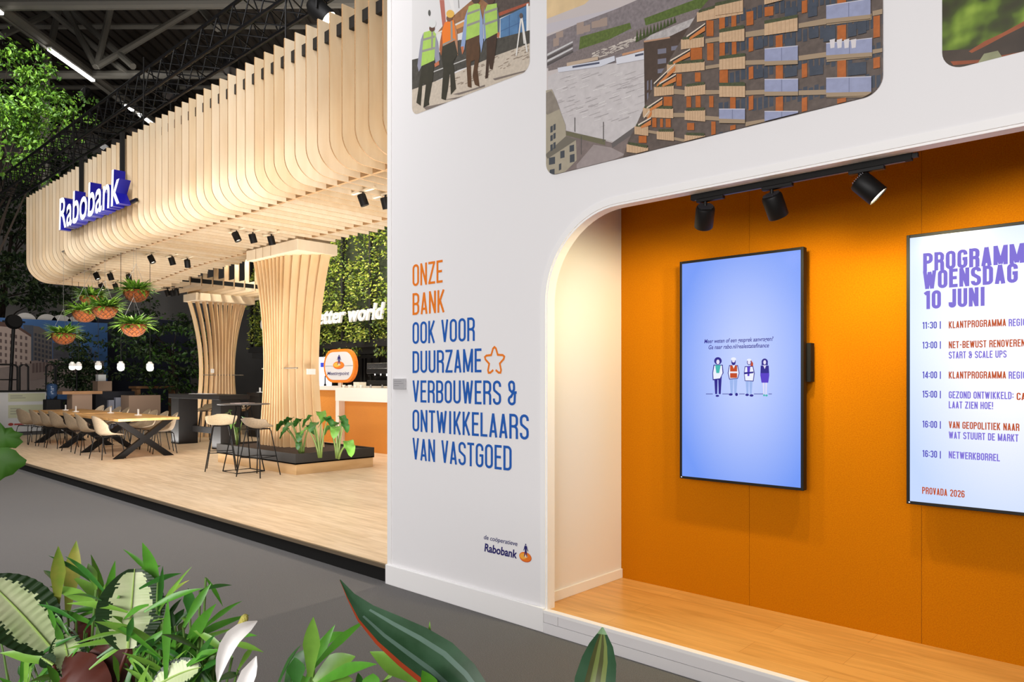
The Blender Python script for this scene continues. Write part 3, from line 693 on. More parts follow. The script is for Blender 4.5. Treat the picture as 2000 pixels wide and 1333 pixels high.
for q in ((968, 630, 668, 1045, 640, 672), (965, 800, 830, 1045, 800, 830), (1190, 470, 495, 1290, 455, 480), (1190, 640, 672, 1290, 640, 668), (1190, 820, 850, 1290, 828, 855), (1190, 280, 312, 1290, 265, 296), (790, 920, 940, 850, 930, 950), (970, 970, 990, 1045, 985, 1005)): pr.quad(q, BG, 0.2776, 1050)
for q in ((1130, 95, 162, 1455, 5, 105), (1018, 285, 355, 1180, 265, 335), (1290, 225, 310, 1465, 200, 285), (920, 460, 525, 1185, 440, 500), (1292, 425, 500, 1470, 400, 480), (830, 618, 685, 968, 608, 672), (1045, 615, 685, 1190, 600, 670), (1292, 610, 690, 1465, 600, 688), (752, 765, 830, 965, 770, 838), (1045, 785, 850, 1190, 780, 862), (693, 895, 950, 790, 895, 962), (850, 930, 985, 970, 930, 998), (1045, 955, 1020, 1190, 960, 1030), (638, 1020, 1075, 790, 1045, 1095)):
    pr.quad(q, WD, 0.2776, 1050)
    pr.quad((q[0] + 12, q[1] - 16, q[1] + 3, q[3] - 6, q[4] - 18, q[4] + 4), GRN, 0.2776, 1050)
    for k in range(1, 8):
        t = k / 8; x = q[0] + (q[3] - q[0]) * t; a = q[1] + (q[4] - q[1]) * t; b = q[2] + (q[5] - q[2]) * t
        pr.quad((x, a, b, x + 3, a, b), PC(184, 148, 114), 0.2776, 1050)
for x0, y0, x1, y1 in ((760, 830, 815, 760), (830, 590, 980, 450), (1060, 260, 1190, 170), (945, 430, 1085, 350), (780, 760, 890, 690), (870, 590, 985, 525), (720, 880, 810, 830)):
    A2([(x0, y0), (x1, y1), (x1, y1 + 10), (x0, y0 + 12)], PC(222, 208, 190)); A2([(x0 + 20, y0 + 14), (x1, y1 + 20), (x1, y1 + 55), (x0 + 20, y0 + 30)], PC(206, 128, 70))
for q in ((320, 165, 240, 535, 125, 210), (27, 222, 285, 190, 195, 275), (27, 395, 462, 195, 375, 455), (27, 568, 638, 195, 568, 640), (0, 50, 110, 180, 10, 85), (320, 0, 40, 440, -20, 10)):
    pr.quad(q, WD, 0.3, 1400); pr.quad((q[0], q[1] - 22, q[1], q[3], q[4] - 22, q[4]), GRN, 0.3, 1400)
    for k in range(1, 8):
        t = k / 8; x = q[0] + (q[3] - q[0]) * t; a = q[1] + (q[4] - q[1]) * t; b = q[2] + (q[5] - q[2]) * t
        pr.quad((x, a, b, x + 3, a, b), PC(184, 148, 114), 0.3, 1400)
for q in ((722, 50, 135, 1010, 5, 105), (722, 295, 370, 1020, 260, 350), (322, 330, 408, 538, 310, 400), (722, 520, 612, 1015, 510, 606), (322, 528, 605, 540, 525, 604), (27, 720, 780, 195, 720, 785), (322, 735, 800, 540, 735, 780)):
    pr.quad(q, GLS, 0.3, 1400); pr.quad((q[0], q[1] - 5, q[1], q[3], q[4] - 5, q[4]), PC(206, 204, 214), 0.3, 1400)
    xm = (q[0] + q[3]) / 2; pr.quad((xm, (q[1] + q[4]) / 2, (q[2] + q[5]) / 2, xm + 5, (q[1] + q[4]) / 2, (q[2] + q[5]) / 2), PC(120, 126, 156), 0.3, 1400)
    pr.quad((q[0], q[2], q[2] + 28, q[3], q[5], q[5] + 26), BG, 0.3, 1400)
for k in range(4): A3([(745 + k * 46, 270), (780 + k * 46, 262), (776 + k * 46, 320), (750 + k * 46, 325)], PC(220, 214, 216))
o = pr.f.build('photo_print', None, tuple(onY(1068, 347, W))); tag(o, 'wall photo of a harbour and a stepped apartment block with timber balconies', 'picture', 'photo prints on the white wall')

# leaves
lm = bpy.data.materials.new('leaf_print'); lm.use_nodes = True
nt = lm.node_tree; b = nt.nodes['Principled BSDF']; b.inputs['Roughness'].default_value = 0.5
tc = nt.nodes.new('ShaderNodeTexCoord'); nz = nt.nodes.new('ShaderNodeTexNoise'); nz.inputs['Scale'].default_value = 5.5; nz.inputs['Detail'].default_value = 2.5
nt.links.new(tc.outputs['Object'], nz.inputs['Vector'])
rp = nt.nodes.new('ShaderNodeValToRGB'); e = rp.color_ramp.elements
e[0].position = 0.34; e[0].color = lin((52, 44, 30)) + (1,)
e[1].position = 0.72; e[1].color = lin((214, 224, 130)) + (1,)
for p, c in ((0.46, (66, 78, 26)), (0.54, (108, 136, 36)), (0.62, (150, 178, 62))):
    x = e.new(p); x.color = lin(c) + (1,)
nt.links.new(nz.outputs['Fac'], rp.inputs[0]); nt.links.new(rp.outputs[0], b.inputs['Base Color'])
pr = Print(-0.761, 1.2, 3.005, 4.78, 0.085)
pr.xz(pr.o, lm)
A3([(1465, 330), (1650, 320), (2050, 120), (2050, 420), (1465, 540)], PC(84, 70, 58, n=.5, sc=5)); A3([(1640, 335), (1740, 270), (1860, 215), (2050, 110), (2050, 145), (1870, 235), (1750, 300), (1660, 345)], PC(168, 90, 52, n=.3, sc=12))
A3([(1520, 400), (1700, 390), (1860, 360), (2050, 325), (2050, 360), (1870, 385), (1700, 410), (1540, 425)], PC(166, 86, 50, n=.3, sc=12)); A3([(1680, 440), (1740, 350), (1830, 330), (1870, 390), (1760, 460), (1690, 475)], PC(174, 176, 136, n=.35, sc=8))
A3([(1460, 440), (1540, 470), (1600, 500), (1560, 530), (1460, 520)], PC(150, 154, 118, n=.3, sc=10))
o = pr.f.build('photo_print', None, tuple(onY(1840, 140, W))); tag(o, 'wall photo of blurred green leaves and red-brown twigs, cut by the right edge', 'picture', 'photo prints on the white wall')

# ------------------------------------------------------------------ screens on the cork wall
YS = 4.45
def screen_mat(name, c0, c1, strength):
    m = bpy.data.materials.new(name); m.use_nodes = True; nt = m.node_tree; b = nt.nodes['Principled BSDF']
    b.inputs['Base Color'].default_value = (0.01, 0.01, 0.015, 1); b.inputs['Roughness'].default_value = 0.25
    tc = nt.nodes.new('ShaderNodeTexCoord'); mp = nt.nodes.new('ShaderNodeMapping')
    mp.inputs['Location'].default_value = (-1.1, -0.5, -1.0); mp.inputs['Scale'].default_value = (2.0, 0.5, 2.0)
    nt.links.new(tc.outputs['Generated'], mp.inputs[0])
    gr = nt.nodes.new('ShaderNodeTexGradient'); gr.gradient_type = 'QUADRATIC_SPHERE'
    ln = nt.nodes.new('ShaderNodeVectorMath'); ln.operation = 'LENGTH'
    nt.links.new(mp.outputs[0], ln.inputs[0])
    rp = nt.nodes.new('ShaderNodeValToRGB'); e = rp.color_ramp.elements
    e[0].position = 0.25; e[0].color = lin(c1) + (1,); e[1].position = 1.35; e[1].color = lin(c0) + (1,)
    e[1].position = 1.0
    sc2 = nt.nodes.new('ShaderNodeMath'); sc2.operation = 'MULTIPLY'; sc2.inputs[1].default_value = 0.78
    nt.links.new(ln.outputs['Value'], sc2.inputs[0]); nt.links.new(sc2.outputs[0], rp.inputs[0])
    nt.links.new(rp.outputs[0], b.inputs['Emission Color']); b.inputs['Emission Strength'].default_value = strength
    return m
def ink(name, c, e=0.85):
    m = M(name, c, 0.6, emit=e, spec=0.0); m.node_tree.nodes['Principled BSDF'].inputs['Base Color'].default_value = (0.01, 0.01, 0.01, 1); return m
def display(x0, x1, z0, z1, label, mat):
    t = thing('wall_screen', label, 'screen', ((x0 + x1) / 2, 4.52, z0), 0, 'black portrait screens on the cork wall')
    bz = 0.017
    f = MB(BLACK)
    f.box(x0, x1, YS + 0.006, YS + 0.055, z0, z1)
    for a in ((x0, x0 + bz, z0, z1), (x1 - bz, x1, z0, z1), (x0 + bz, x1 - bz, z0, z0 + bz), (x0 + bz, x1 - bz, z1 - bz, z1)): f.box(a[0], a[1], YS, YS + 0.006, a[2], a[3])
    f.build('frame', t, world=True, bevel=0.002)
    f = MB(mat); f.face([(x0 + bz, YS + 0.004, z0 + bz), (x1 - bz, YS + 0.004, z0 + bz), (x1 - bz, YS + 0.004, z1 - bz), (x0 + bz, YS + 0.004, z1 - bz)])
    s = f.build('display', t, world=True)
    f = MB(MATBLACK); zc = (z0 + z1) / 2
    f.box(x0 + 0.1, x1 + 0.012, 4.53, 4.545, zc + 0.08, zc + 0.14); f.box(x0 + 0.1, x1 + 0.012, 4.53, 4.545, zc - 0.06, zc)
    f.box(x1 - 0.03, x1 + 0.02, 4.515, 4.575, zc - 0.08, zc + 0.16); f.box(x0 + 0.1, x1 - 0.05, 4.52, 4.60, zc - 0.1, zc + 0.18)
    f.build('bracket', t, world=True)
    f = MB(ink('standby_light', (230, 230, 255), 2)); f.box(x0 + 0.012, x0 + 0.018, YS - 0.001, YS, z0 + 0.008, z0 + 0.013); f.build('standby_light', t, world=True)
    return t, s
YI = YS + 0.0035
t1, s1 = display(-2.527, -1.68, 0.969, 2.464, 'black portrait screen showing four small drawn figures on pale blue', screen_mat('blue_screen', (112, 152, 246), (190, 206, 255), 1.0))
DB = ink('screen_navy', (44, 36, 150)); s1t = MB(DB)
font_line(s1t, 'Meer weten of een gesprek aanvragen?', onY(1375.5, 671, YI), Vector((wx(1510.5, YI), YI, wz(1375.5, 671, YI))), 0.0265, DB, 0.012, 0.22)
font_line(s1t, 'Ga naar rabo.nl/realestatefinance', onY(1384, 682.5, YI), Vector((wx(1502, YI), YI, wz(1384, 682.5, YI))), 0.0265, DB, 0.012, 0.22)
o = s1t.build('caption', s1); o.data.transform(Matrix.Translation(-t1.location))
fg = MB(); kf = [0]
def S1(pts, m):
    kf[0] += 1
    fg.face([onY(1300 + a * .3902, 460 + b * .3902, YI - kf[0] * 0.00003) for a, b in pts], m)
VI = ink('screen_violet', (92, 64, 214)); RD = ink('screen_red', (206, 78, 40)); LB = ink('screen_sky', (168, 196, 255)); WT = ink('screen_white', (236, 240, 255), 1.0); TL = ink('screen_teal', (70, 196, 190)); SK = ink('screen_skin', (226, 222, 246), 1.0)
def OL(pts): S1(pts, DB)
def legs(x, y0, y1, wd, m, gap=4):
    S1([(x - wd, y0), (x - gap * .2, y0), (x - gap, y1), (x - wd * .7, y1)], m); S1([(x + gap * .2, y0), (x + wd, y0), (x + wd * .7, y1), (x + gap, y1)], m)
for a, b in ((202, 236), (284, 316), (368, 396), (442, 490), (515, 532)): S1([(a, 793), (b, 793), (b, 796), (a, 796)], DB)
x = 262
legs(x, 690, 795, 20, DB); S1(oval_poly(x - 3, 804, 9, 5), DB)
OL([(240, 648), (286, 648), (290, 690), (276, 712), (276, 722), (236, 726), (234, 690)]); S1([(244, 652), (282, 652), (285, 690), (272, 716), (240, 720), (238, 690)], WT); S1([(248, 650), (276, 650), (268, 690), (254, 690)], TL)
S1(oval_poly(x, 629, 19, 19), DB); S1(oval_poly(x, 634, 8, 12), SK)
x = 340
legs(x, 715, 795, 20, LB); S1(oval_poly(326, 797, 10, 6), DB); S1(oval_poly(355, 797, 7, 8), DB)
OL([(318, 650), (362, 650), (370, 690), (362, 718), (318, 722), (311, 690)]); S1([(321, 654), (359, 654), (366, 690), (359, 715), (321, 718), (315, 690)], WT); S1([(323, 652), (358, 652), (358, 714), (323, 714)], RD); S1([(323, 682), (358, 682), (358, 690), (323, 690)], WT); S1([(334, 650), (348, 650), (341, 668)], WT)
S1(oval_poly(x, 634, 11, 17), DB); S1(oval_poly(x, 628, 8, 9), SK); S1(oval_poly(x, 619, 13, 8), WT)
x = 418
legs(x, 725, 795, 18, LB); S1(oval_poly(408, 799, 9, 6), DB); S1(oval_poly(430, 802, 10, 6), DB)
S1([(428, 625), (438, 640), (438, 662), (424, 660)], RD)
OL([(396, 656), (438, 654), (446, 690), (440, 732), (396, 730), (392, 690)]); S1([(399, 660), (435, 658), (442, 690), (437, 728), (399, 727), (395, 690)], WT); S1([(408, 658), (424, 658), (419, 705), (410, 705)], VI); OL([(394, 686), (440, 682), (440, 690), (394, 696)])
S1(oval_poly(x, 636, 11, 14), DB); S1(oval_poly(x, 636, 8, 11), SK); S1(oval_poly(x, 624, 11, 6), WT)
x = 496
S1([(486, 735), (494, 735), (494, 800), (489, 800)], SK); S1([(500, 735), (508, 735), (505, 800), (500, 800)], SK); S1(oval_poly(493, 801, 5, 5), TL); S1(oval_poly(505, 802, 6, 5), TL)
S1([(476, 652), (516, 652), (519, 700), (514, 738), (480, 738), (474, 700)], VI); S1([(476, 652), (516, 652), (518, 690), (476, 690)], DB); S1([(488, 650), (504, 650), (496, 670)], SK)
S1(oval_poly(x, 634, 16, 17), DB); S1([(481, 630), (511, 630), (512, 650), (480, 650)], DB); S1(oval_poly(x, 636, 7, 11), SK)
o = fg.build('illustration', s1); o.data.transform(Matrix.Translation(-t1.location))

t2, s2 = display(-1.111, -0.264, 0.958, 2.455, 'black portrait screen showing a day programme in violet and orange capitals', screen_mat('white_screen', (196, 216, 255), (246, 247, 255), 1.0))
PV = ink('programme_violet', (138, 122, 232)); PD = ink('programme_indigo', (98, 92, 206)); PO = ink('programme_orange', (206, 90, 44))
def prog(name, rows_):
    f = MB()
    for txt, xa, ya, xb, cap, m_, th in rows_:
        a = onY(xa, ya, YI); caps_line(f, txt, a.x, wx(xb, YI), a.z, cap, th, YI, m_, 0.44, 0.07)
    o = f.build(name, s2); o.data.transform(Matrix.Translation(-t2.location)); return o
prog('headline', [('PROGRAMMA', 1803, 531, 2026, 0.100, PV, 0.175), ('WOENSDAG', 1802.5, 566, 1988, 0.100, PV, 0.175), ('10 JUNI', 1806, 604.5, 1924, 0.100, PV, 0.175)])
times = [('11:30 |', 643), ('13:00 |', 681.5), ('14:00 |', 739.5), ('15:00 |', 777), ('16:00 |', 835.5), ('16:30 |', 893)]
for a, y in times: prog('time', [(a, 1802, y, 1838, 0.038, PD, 0.15)])
prog('sessions', [('KLANTPROGRAMMA', 1853, 642, 1965, 0.038, PO, 0.15), ('REGIO', 1970, 638, 2005, 0.038, PV, 0.15), ('NET-BEWUST RENOVEREN', 1853, 681, 2002, 0.038, PO, 0.15), ('START & SCALE UPS', 1853, 701, 1966, 0.038, PV, 0.15),
    ('KLANTPROGRAMMA', 1853, 740, 1965, 0.038, PO, 0.15), ('REGIO', 1970, 740.5, 2005, 0.038, PV, 0.15), ('GEZOND ONTWIKKELD:', 1853, 778.5, 1980, 0.038, PV, 0.15), ('CA', 1985.5, 782, 2003, 0.038, PO, 0.15), ('LAAT ZIEN HOE!', 1853, 798, 1940, 0.038, PV, 0.15),
    ('VAN GEOPOLITIEK NAAR', 1853, 837, 1991, 0.038, PO, 0.15), ('WAT STUURT DE MARKT', 1853, 857, 1989, 0.038, PV, 0.15), ('NETWERKBORREL', 1853, 895.5, 1953, 0.038, PV, 0.15), ('PROVADA 2026', 1801, 965, 1884, 0.038, PO, 0.15)])

# ------------------------------------------------------------------ track with three lamps over the opening
trk = thing('lighting_track', 'black ceiling track fixed along the top of the arched opening', 'light track', (-1.5, 3.7175, 2.67))
pa = onY(1352, 380, 3.72); pb = onY(1782, 300, 3.72)
f = MB(MATBLACK); f.box(pa.x, pb.x, 3.70, 3.735, 2.668, 2.708); f.build('rail', trk, world=True, bevel=0.002)
f = MB(M('track_slot', (70, 72, 96), 0.4)); f.box(pa.x + 0.02, pb.x - 0.03, 3.71, 3.725, 2.6665, 2.668); f.build('slot', trk, world=True)
f = MB(BLACK); f.box(pb.x, pb.x + 0.025, 3.708, 3.728, 2.678, 2.698); f.build('end_cap', trk, world=True)
def track_lamp(px_c, axis, label, power, tgt, ang):
    c0 = onY(px_c, 380, 3.7175)
    t = thing('track_lamp', label, 'track lamp', (c0.x, 3.7175, 2.666), 0, 'black lamps on the track over the opening')
    f = MB(BLACK); f.box(c0.x - 0.06, c0.x + 0.10, 3.702, 3.733, 2.650, 2.668); f.build('adapter', t, world=True, bevel=0.002)
    f = MB(BLACK); f.tube([(c0.x - 0.01, 3.7175, 2.650), (c0.x - 0.01, 3.7175, 2.606)], 0.009, n=10); f.build('stem', t, world=True)
    ax = Vector(axis).normalized()
    top = Vector((c0.x - 0.01, 3.7175, 2.612)) - ax * 0.012
    Q = ax.to_track_quat('Z', 'Y').to_matrix().to_4x4()
    f = MB(BLACK)
    f.lathe([(0.0, 0.0), (0.038, 0.0), (0.048, 0.004), (0.0525, 0.014), (0.0525, 0.124), (0.050, 0.127), (0.047, 0.124), (0.047, 0.112)], 32, c=tuple(top), M4=Q)
    o = f.build('head', t, world=True); smoothby(o)
    f = MB(M('lamp_fin', (74, 72, 76), 0.35, 0.5))
    for k in range(7):
        y = -0.03 + k * 0.01; hw = math.sqrt(0.042 ** 2 - y * y)
        a = Q @ Vector((-hw, y, -0.002)); b = Q @ Vector((hw, y, -0.002)); f.beam(top + a, top + b, 0.003, 0.006, up=tuple(Q @ Vector((0, 0, 1))))
    f.build('cooling_fins', t, world=True)
    f = MB(M('lamp_glow', (255, 236, 206), 0.5, emit=9)); f.lathe([(0.0, 0.119), (0.046, 0.119)], 24, c=tuple(top), M4=Q); f.build('lens', t, world=True)
    spot('track_spot', tuple(top + ax * 0.15), tgt, power, ang, 0.45, (1.0, 0.86, 0.46), 0.045)
track_lamp(1381, (-0.5, 0.7, -1), 'black track lamp at the left end tilted to the back, ribbed cap', 44, (-3.4, 4.05, 0.3), 150)
track_lamp(1511, (0.12, 0.66, -1), 'middle black track lamp pointing down at the cork wall', 48, (-1.9, 4.4, 0.4), 170)
track_lamp(1684, (0.75, 0.22, -0.8), 'black track lamp at the right end tipped sideways with glowing lens', 53, (-0.3, 4.3, 0.4), 170)
# ------------------------------------------------------------------ blue sign on the canopy front
SYF, SYB = 4.32, 4.50
SIGNBLUE = M('sign_blue', (22, 22, 140), 0.35); SIGNWHITE = M('sign_white', (255, 255, 255), 0.4, emit=0.55)
sa = onY(115, 447, SYF); sb = onY(233, 397.5, SYF); szb = (sa.z + sb.z) / 2
sign = thing('sign_letters', 'white-faced blue block letters fixed to the canopy front, hung from black bars', 'sign', ((sa.x + sb.x) / 2, SYB, szb))
vs, fs, gx0, gx1 = font_geo('Rabobank', 0.014, 0.08, 0.5)
par = list(range(len(vs)))
def find(a):
    while par[a] != a: par[a] = par[par[a]]; a = par[a]
    return a
for q in fs:
    for i in q[1:]: par[find(q[0])] = find(i)
# the text comes as separate sheets; join sheets that overlap in x
comps = {}
for q in fs: comps.setdefault(find(q[0]), []).append(q)
groups = []
for k, qs in comps.items():
    xs = [vs[i].x for q in qs for i in q]; groups.append([min(xs), max(xs), list(qs)])
groups.sort(key=lambda g: g[0]); merged = []
for g in groups:
    if merged and g[0] < merged[-1][1] - 0.3 * (g[1] - g[0]): merged[-1][1] = max(merged[-1][1], g[1]); merged[-1][2] += g[2]
    else: merged.append(g)
capS = 0.575
def smap(v): return (sa.x + (sb.x - sa.x) * (v.x - gx0) / (gx1 - gx0), SYF + (0.5 - v.z) * (SYB - SYF), szb + v.y / CAPH * capS)
for g in merged:
    f = MB(SIGNBLUE); ff = MB(SIGNWHITE)
    for q in g[2]:
        front = all(abs(vs[i].z - 0.5) < 1e-4 for i in q)
        (ff if front else f).face([smap(vs[i]) for i in q])
    lo = f.build('letter', sign, world=True)
    if ff.f:
        fo = ff.build('letter_face', lo); fo.data.transform(Matrix.Translation(-sign.location))
f = MB(BLACK); f.box(sa.x, sb.x + 0.2, 4.5, 4.54, szb + 0.02, szb + 0.07); f.build('rail', sign, world=True)
for px in (157, 237):
    p = onY(px, 300, 4.5); f = MB(MATBLACK); f.box(p.x - 0.05, p.x + 0.05, 4.49, 4.54, szb + 0.05, CZT + (0.04 if px == 157 else 0.06)); f.build('hanger_bar', sign, world=True)

# ------------------------------------------------------------------ flared pillars of bent boards
PILLAR = M('pillar_board', (230, 200, 158), 0.5, noise=1, rgb2=(216, 178, 128), scale=4, stretch=(1, 1, 0.25), detail=8)
def pillar(label, x0, x1, y0, y1, ztop, zbase, n, axis, group, dep=(.11, .32)):
    """boards stand on edge, fanned along the axis: narrow waist, wide head"""
    t = thing('flared_pillar', label, 'pillar', ((x0 + x1) / 2, (y0 + y1) / 2, zbase), 0, group)
    zc = ztop - 0.20
    def half(z):
        u = (z - zbase) / (zc - zbase)
        if u < 0.48: return 0.58 + 0.28 * ((0.48 - u) / 0.48) ** 1.7
        return 0.58 + 0.42 * ((u - 0.48) / 0.52) ** 2.0
    zs = [zbase + (zc - zbase) * i / 22 for i in range(23)]
    L0, L1, D0, D1 = (x0, x1, y0, y1) if axis == 'x' else (y0, y1, x0, x1)
    lc = (L0 + L1) / 2; lh = (L1 - L0) / 2 - 0.06; dc = (D0 + D1) / 2; dh = (D1 - D0) / 2 - 0.11
    for k in range(n):
        s_ = -1 + 2 * k / (n - 1)
        f = MB(PILLAR); vs_ = []
        for z in zs:
            c_ = lc + s_ * lh * half(z); d_ = dh * (0.86 + 0.14 * half(z))
            q_ = (s_ + 1) / 2
            if axis == 'x':      # boards on one flank start deeper and are wider
                g_ = dc - d_ + 0.40 * max(0.0, (s_ - 0.3) / 0.7) ** 1.2
                e_ = min(g_ + dep[0] + (dep[1] - dep[0]) * q_ ** 1.6, dc + d_)
            else:
                e_ = dc + d_ - 0.30 * max(0.0, (abs(s_) - 0.45) / 0.55) ** 1.4
                g_ = e_ - dep[0] - (dep[1] - dep[0]) * abs(s_)
            for a, b in ((c_ - 0.012, g_), (c_ + 0.012, g_), (c_ + 0.012, e_), (c_ - 0.012, e_)):
                vs_.append((a, b, z) if axis == 'x' else (b, a, z))
        fs_ = [(0, 1, 2, 3)]
        for i in range(len(zs) - 1):
            for j in range(4): fs_.append((i * 4 + j, i * 4 + (j + 1) % 4, i * 4 + 4 + (j + 1) % 4, i * 4 + 4 + j))
        fs_.append(tuple((len(zs) - 1) * 4 + j for j in (3, 2, 1, 0)))
        f.mesh(vs_, fs_); f.build('board', t, world=True)
    f = MB(PLYS[1]); f.box(x0, x1, y0, y1, zc, zc + 0.19)
    f.build('cap', t, world=True, bevel=0.004)
    f = MB(M('cap_joint', (150, 112, 70), 0.7))
    for a in (.2, .34, .5):
        if axis == 'x': f.box(x0 + (x1 - x0) * a, x0 + (x1 - x0) * a + 0.008, y0 - 0.002, y0 + 0.01, zc, zc + 0.19)
    if f.f: f.build('cap_joint', t, world=True)
    f = MB(M('spacer_rod', (150, 140, 128), 0.4, 0.6)); zr = zbase + (zc - zbase) * 0.46
    if axis == 'x': f.tube([(lc - lh * .74, dc - dh * .8, zr), (lc + lh * .74, dc - dh * .8, zr)], 0.012)
    else: f.tube([(dc + dh * .8, lc - lh * .74, zr), (dc + dh * .8, lc + lh * .74, zr)], 0.012)
    f.build('spacer_rod', t, world=True)
    return t
p1_ = pillar('near flared pillar of bent plywood boards beside the dark planter', -12.78, -11.0, 6.55, 7.35, 4.06, PF, 13, 'x', None)
f = MB(M('white_plate', (226, 222, 216), 0.4)); a = onX(600, 721, -11.2); b = onX(616, 732, -11.2)
f.box(-11.22, -11.195, a.y, b.y, b.z, a.z); f.build('info_plate', p1_, world=True)
p2_ = pillar('far flared pillar of bent plywood boards behind the dark high tables', -19.1, -18.35, 8.05, 9.65, 3.88, PF, 12, 'y', None, (.16, .2))
f = MB(M('white_plate', (0, 0, 0))); a = onX(412, 721, -18.34); b = onX(418, 729, -18.34)
f.box(-18.36, -18.335, a.y, b.y, b.z, a.z); f.build('info_plate', p2_, world=True)

# ------------------------------------------------------------------ planters and the taro plants in them
PLANTBLACK = M('planter_black', (38, 34, 30), 0.6)
SOIL = M('potting_soil', (58, 42, 30), 0.95, bump=0.8, scale=60)
def planter_box(label, x0, x1, y0, y1):
    t = thing('planter_box', label, 'planter', ((x0 + x1) / 2, (y0 + y1) / 2, PF))
    f = MB(M('plinth_wood', (218, 182, 134), 0.55, noise=1, rgb2=(200, 160, 110), scale=5, stretch=(.3, .3, 2)))
    f.box(x0 + 0.015, x1 - 0.015, y0 + 0.015, y1 - 0.015, PF, PF + 0.165); f.build('plinth', t, world=True, bevel=0.003)
    f = MB(PLANTBLACK); z0, z1 = PF + 0.165, PF + 0.335
    for q in ((x0, x1, y0, y0 + 0.02), (x0, x1, y1 - 0.02, y1), (x0, x0 + 0.02, y0 + 0.02, y1 - 0.02), (x1 - 0.02, x1, y0 + 0.02, y1 - 0.02)): f.box(*q, z0, z1)
    f.box(x0, x1, y0, y1, z0, z0 + 0.02); f.build('trough', t, world=True)
    f = MB(SOIL); f.box(x0 + 0.02, x1 - 0.02, y0 + 0.02, y1 - 0.02, z1 - 0.06, z1 - 0.035); f.build('soil', t, world=True)
    return t
planter_box('black planter on a wooden plinth round the foot of the near pillar', -12.9, -10.19, 6.04, 7.55)

def leaf_surface(f, base, tip_dir, up, length, width, mat, curl=0.25, fold=0.15, n=7, shape='ovate', wave=0.0, m2=None):
    """a leaf as a curved strip of quads: base point, direction, up vector"""
    d = Vector(tip_dir).normalized(); u = Vector(up); sd = d.cross(u)
    if sd.length < 1e-4: sd = d.orthogonal()
    sd.normalize(); u = sd.cross(d).normalized()
    rows_ = []
    for i in range(n + 1):
        t = i / n
        if shape == 'ovate': wv = math.sin(math.pi * min(1, t * 0.94 + 0.06)) ** 0.75
        elif shape == 'heart': wv = (1 - t) ** 0.6 * (0.75 + 0.9 * t) if t > 0.02 else 0.55
        elif shape == 'blade': wv = (t * 4 if t < .25 else 1) * (1 - max(0, t - .25) / .75) ** 0.7
        else: wv = math.sin(math.pi * t) ** 0.6
        c = Vector(base) + d * (length * t * (1 - 0.15 * curl * t)) - u * (length * curl * t * t)
        h = width / 2 * max(wv, 0.02)
        k = fold * h + wave * math.sin(t * 14) * h
        rows_.append([c - sd * h + u * k, c - sd * h * .5 + u * (fold * h * .35), c, c + sd * h * .5 + u * (fold * h * .35), c + sd * h + u * (fold * h - wave * math.sin(t * 14 + 1) * h)])
    vs_ = [p for r_ in rows_ for p in r_]
    fs_ = [(i * 5 + j, i * 5 + j + 1, i * 5 + 6 + j, i * 5 + 5 + j) for i in range(n) for j in range(4)]
    f.mesh(vs_, fs_, mat)
TARO = M('taro_leaf', (46, 98, 34), 0.4, noise=.35, scale=14); TAROL = M('taro_leaf_light', (92, 140, 48), 0.4, noise=.25, scale=14); STALK = M('taro_stalk', (96, 116, 52), 0.5)
def taro(label, x, y, z, s, seed, tips):
    rnd = random.Random(seed)
    t = thing('taro_plant', label, 'plant', (x, y, z), 0, 'taro plants in the dark planters')
    for k, (dx, dy, dz, sz) in enumerate(tips):
        tip = Vector((x + dx * s, y + dy * s, z + dz * s))
        f = MB(STALK); mid = Vector((x + dx * s * .35, y + dy * s * .35, z + dz * s * .62))
        pts = [Vector((x + dx * .08, y + dy * .08, z - 0.02)), mid, tip]
        pts = [(1 - u) ** 2 * pts[0] + 2 * u * (1 - u) * pts[1] + u * u * pts[2] for u in (0, .2, .4, .6, .8, 1)]
        f.tube(pts, [0.022, .018, .014, .011, .009, .007], n=7); f.build('stalk', t, world=True, smooth=True)
        f = MB(rnd.choice([TARO, TARO, TAROL]))
        out = Vector((dx, dy, 0)); out = out.normalized() if out.length > 0.01 else Vector((1, 0, 0))
        leaf_surface(f, tip - out * sz * .18 + Vector((0, 0, .02)), out + Vector((0, 0, -0.35 + rnd.uniform(-.2, .2))), (0, 0, 1), sz * .85, sz * .62, None, 0.4, 0.25, 10, 'heart', .2)
        o = f.build('leaf', t, world=True, smooth=True)
a = onY(585, 880, 6.2); b = onY(620, 880, 6.25)
SZ = PF + 0.30
taro('broad-leaved taro plant at the left of the planter corner', a.x, 6.25, SZ, 1.0, 1, [(-.42, -.1, .5, .3), (-.2, -.16, .4, .28), (.2, .0, .46, .28), (.0, -.2, .5, .3), (.16, -.16, .2, .18), (-.34, -.02, .56, .28), (.1, -.1, .34, .24), (-.1, .0, .55, .26)])
taro('tallest broad-leaved taro plant, in the middle of the planter corner', b.x, 6.3, SZ, 1.0, 2, [(-.15, -.1, .62, .3), (.1, -.16, .52, .28), (.05, -.02, .68, .3), (-.2, 0, .5, .26), (.2, 0, .6, .28), (-.04, -.2, .44, .24)])
taro('broad-leaved taro plant with one leaf hanging over the planter\'s right end', b.x + 0.3, 6.42, SZ, 1.0, 3, [(-.1, -.12, .6, .3), (.12, 0, .62, .28), (.1, -.1, .46, .3), (.46, -.12, .26, .34), (-.02, .0, .52, .26), (-.16, -.05, .46, .26), (.2, -.02, .54, .26)])
a = onZ(478, 868, PF + .3)
taro('small taro plant behind the round bar table', -12.72, 6.35, SZ, 1.0, 4, [(-.1, -.1, .62, .26), (.1, -.14, .42, .24), (.02, .1, .5, .22), (-.12, .05, .3, .2)])

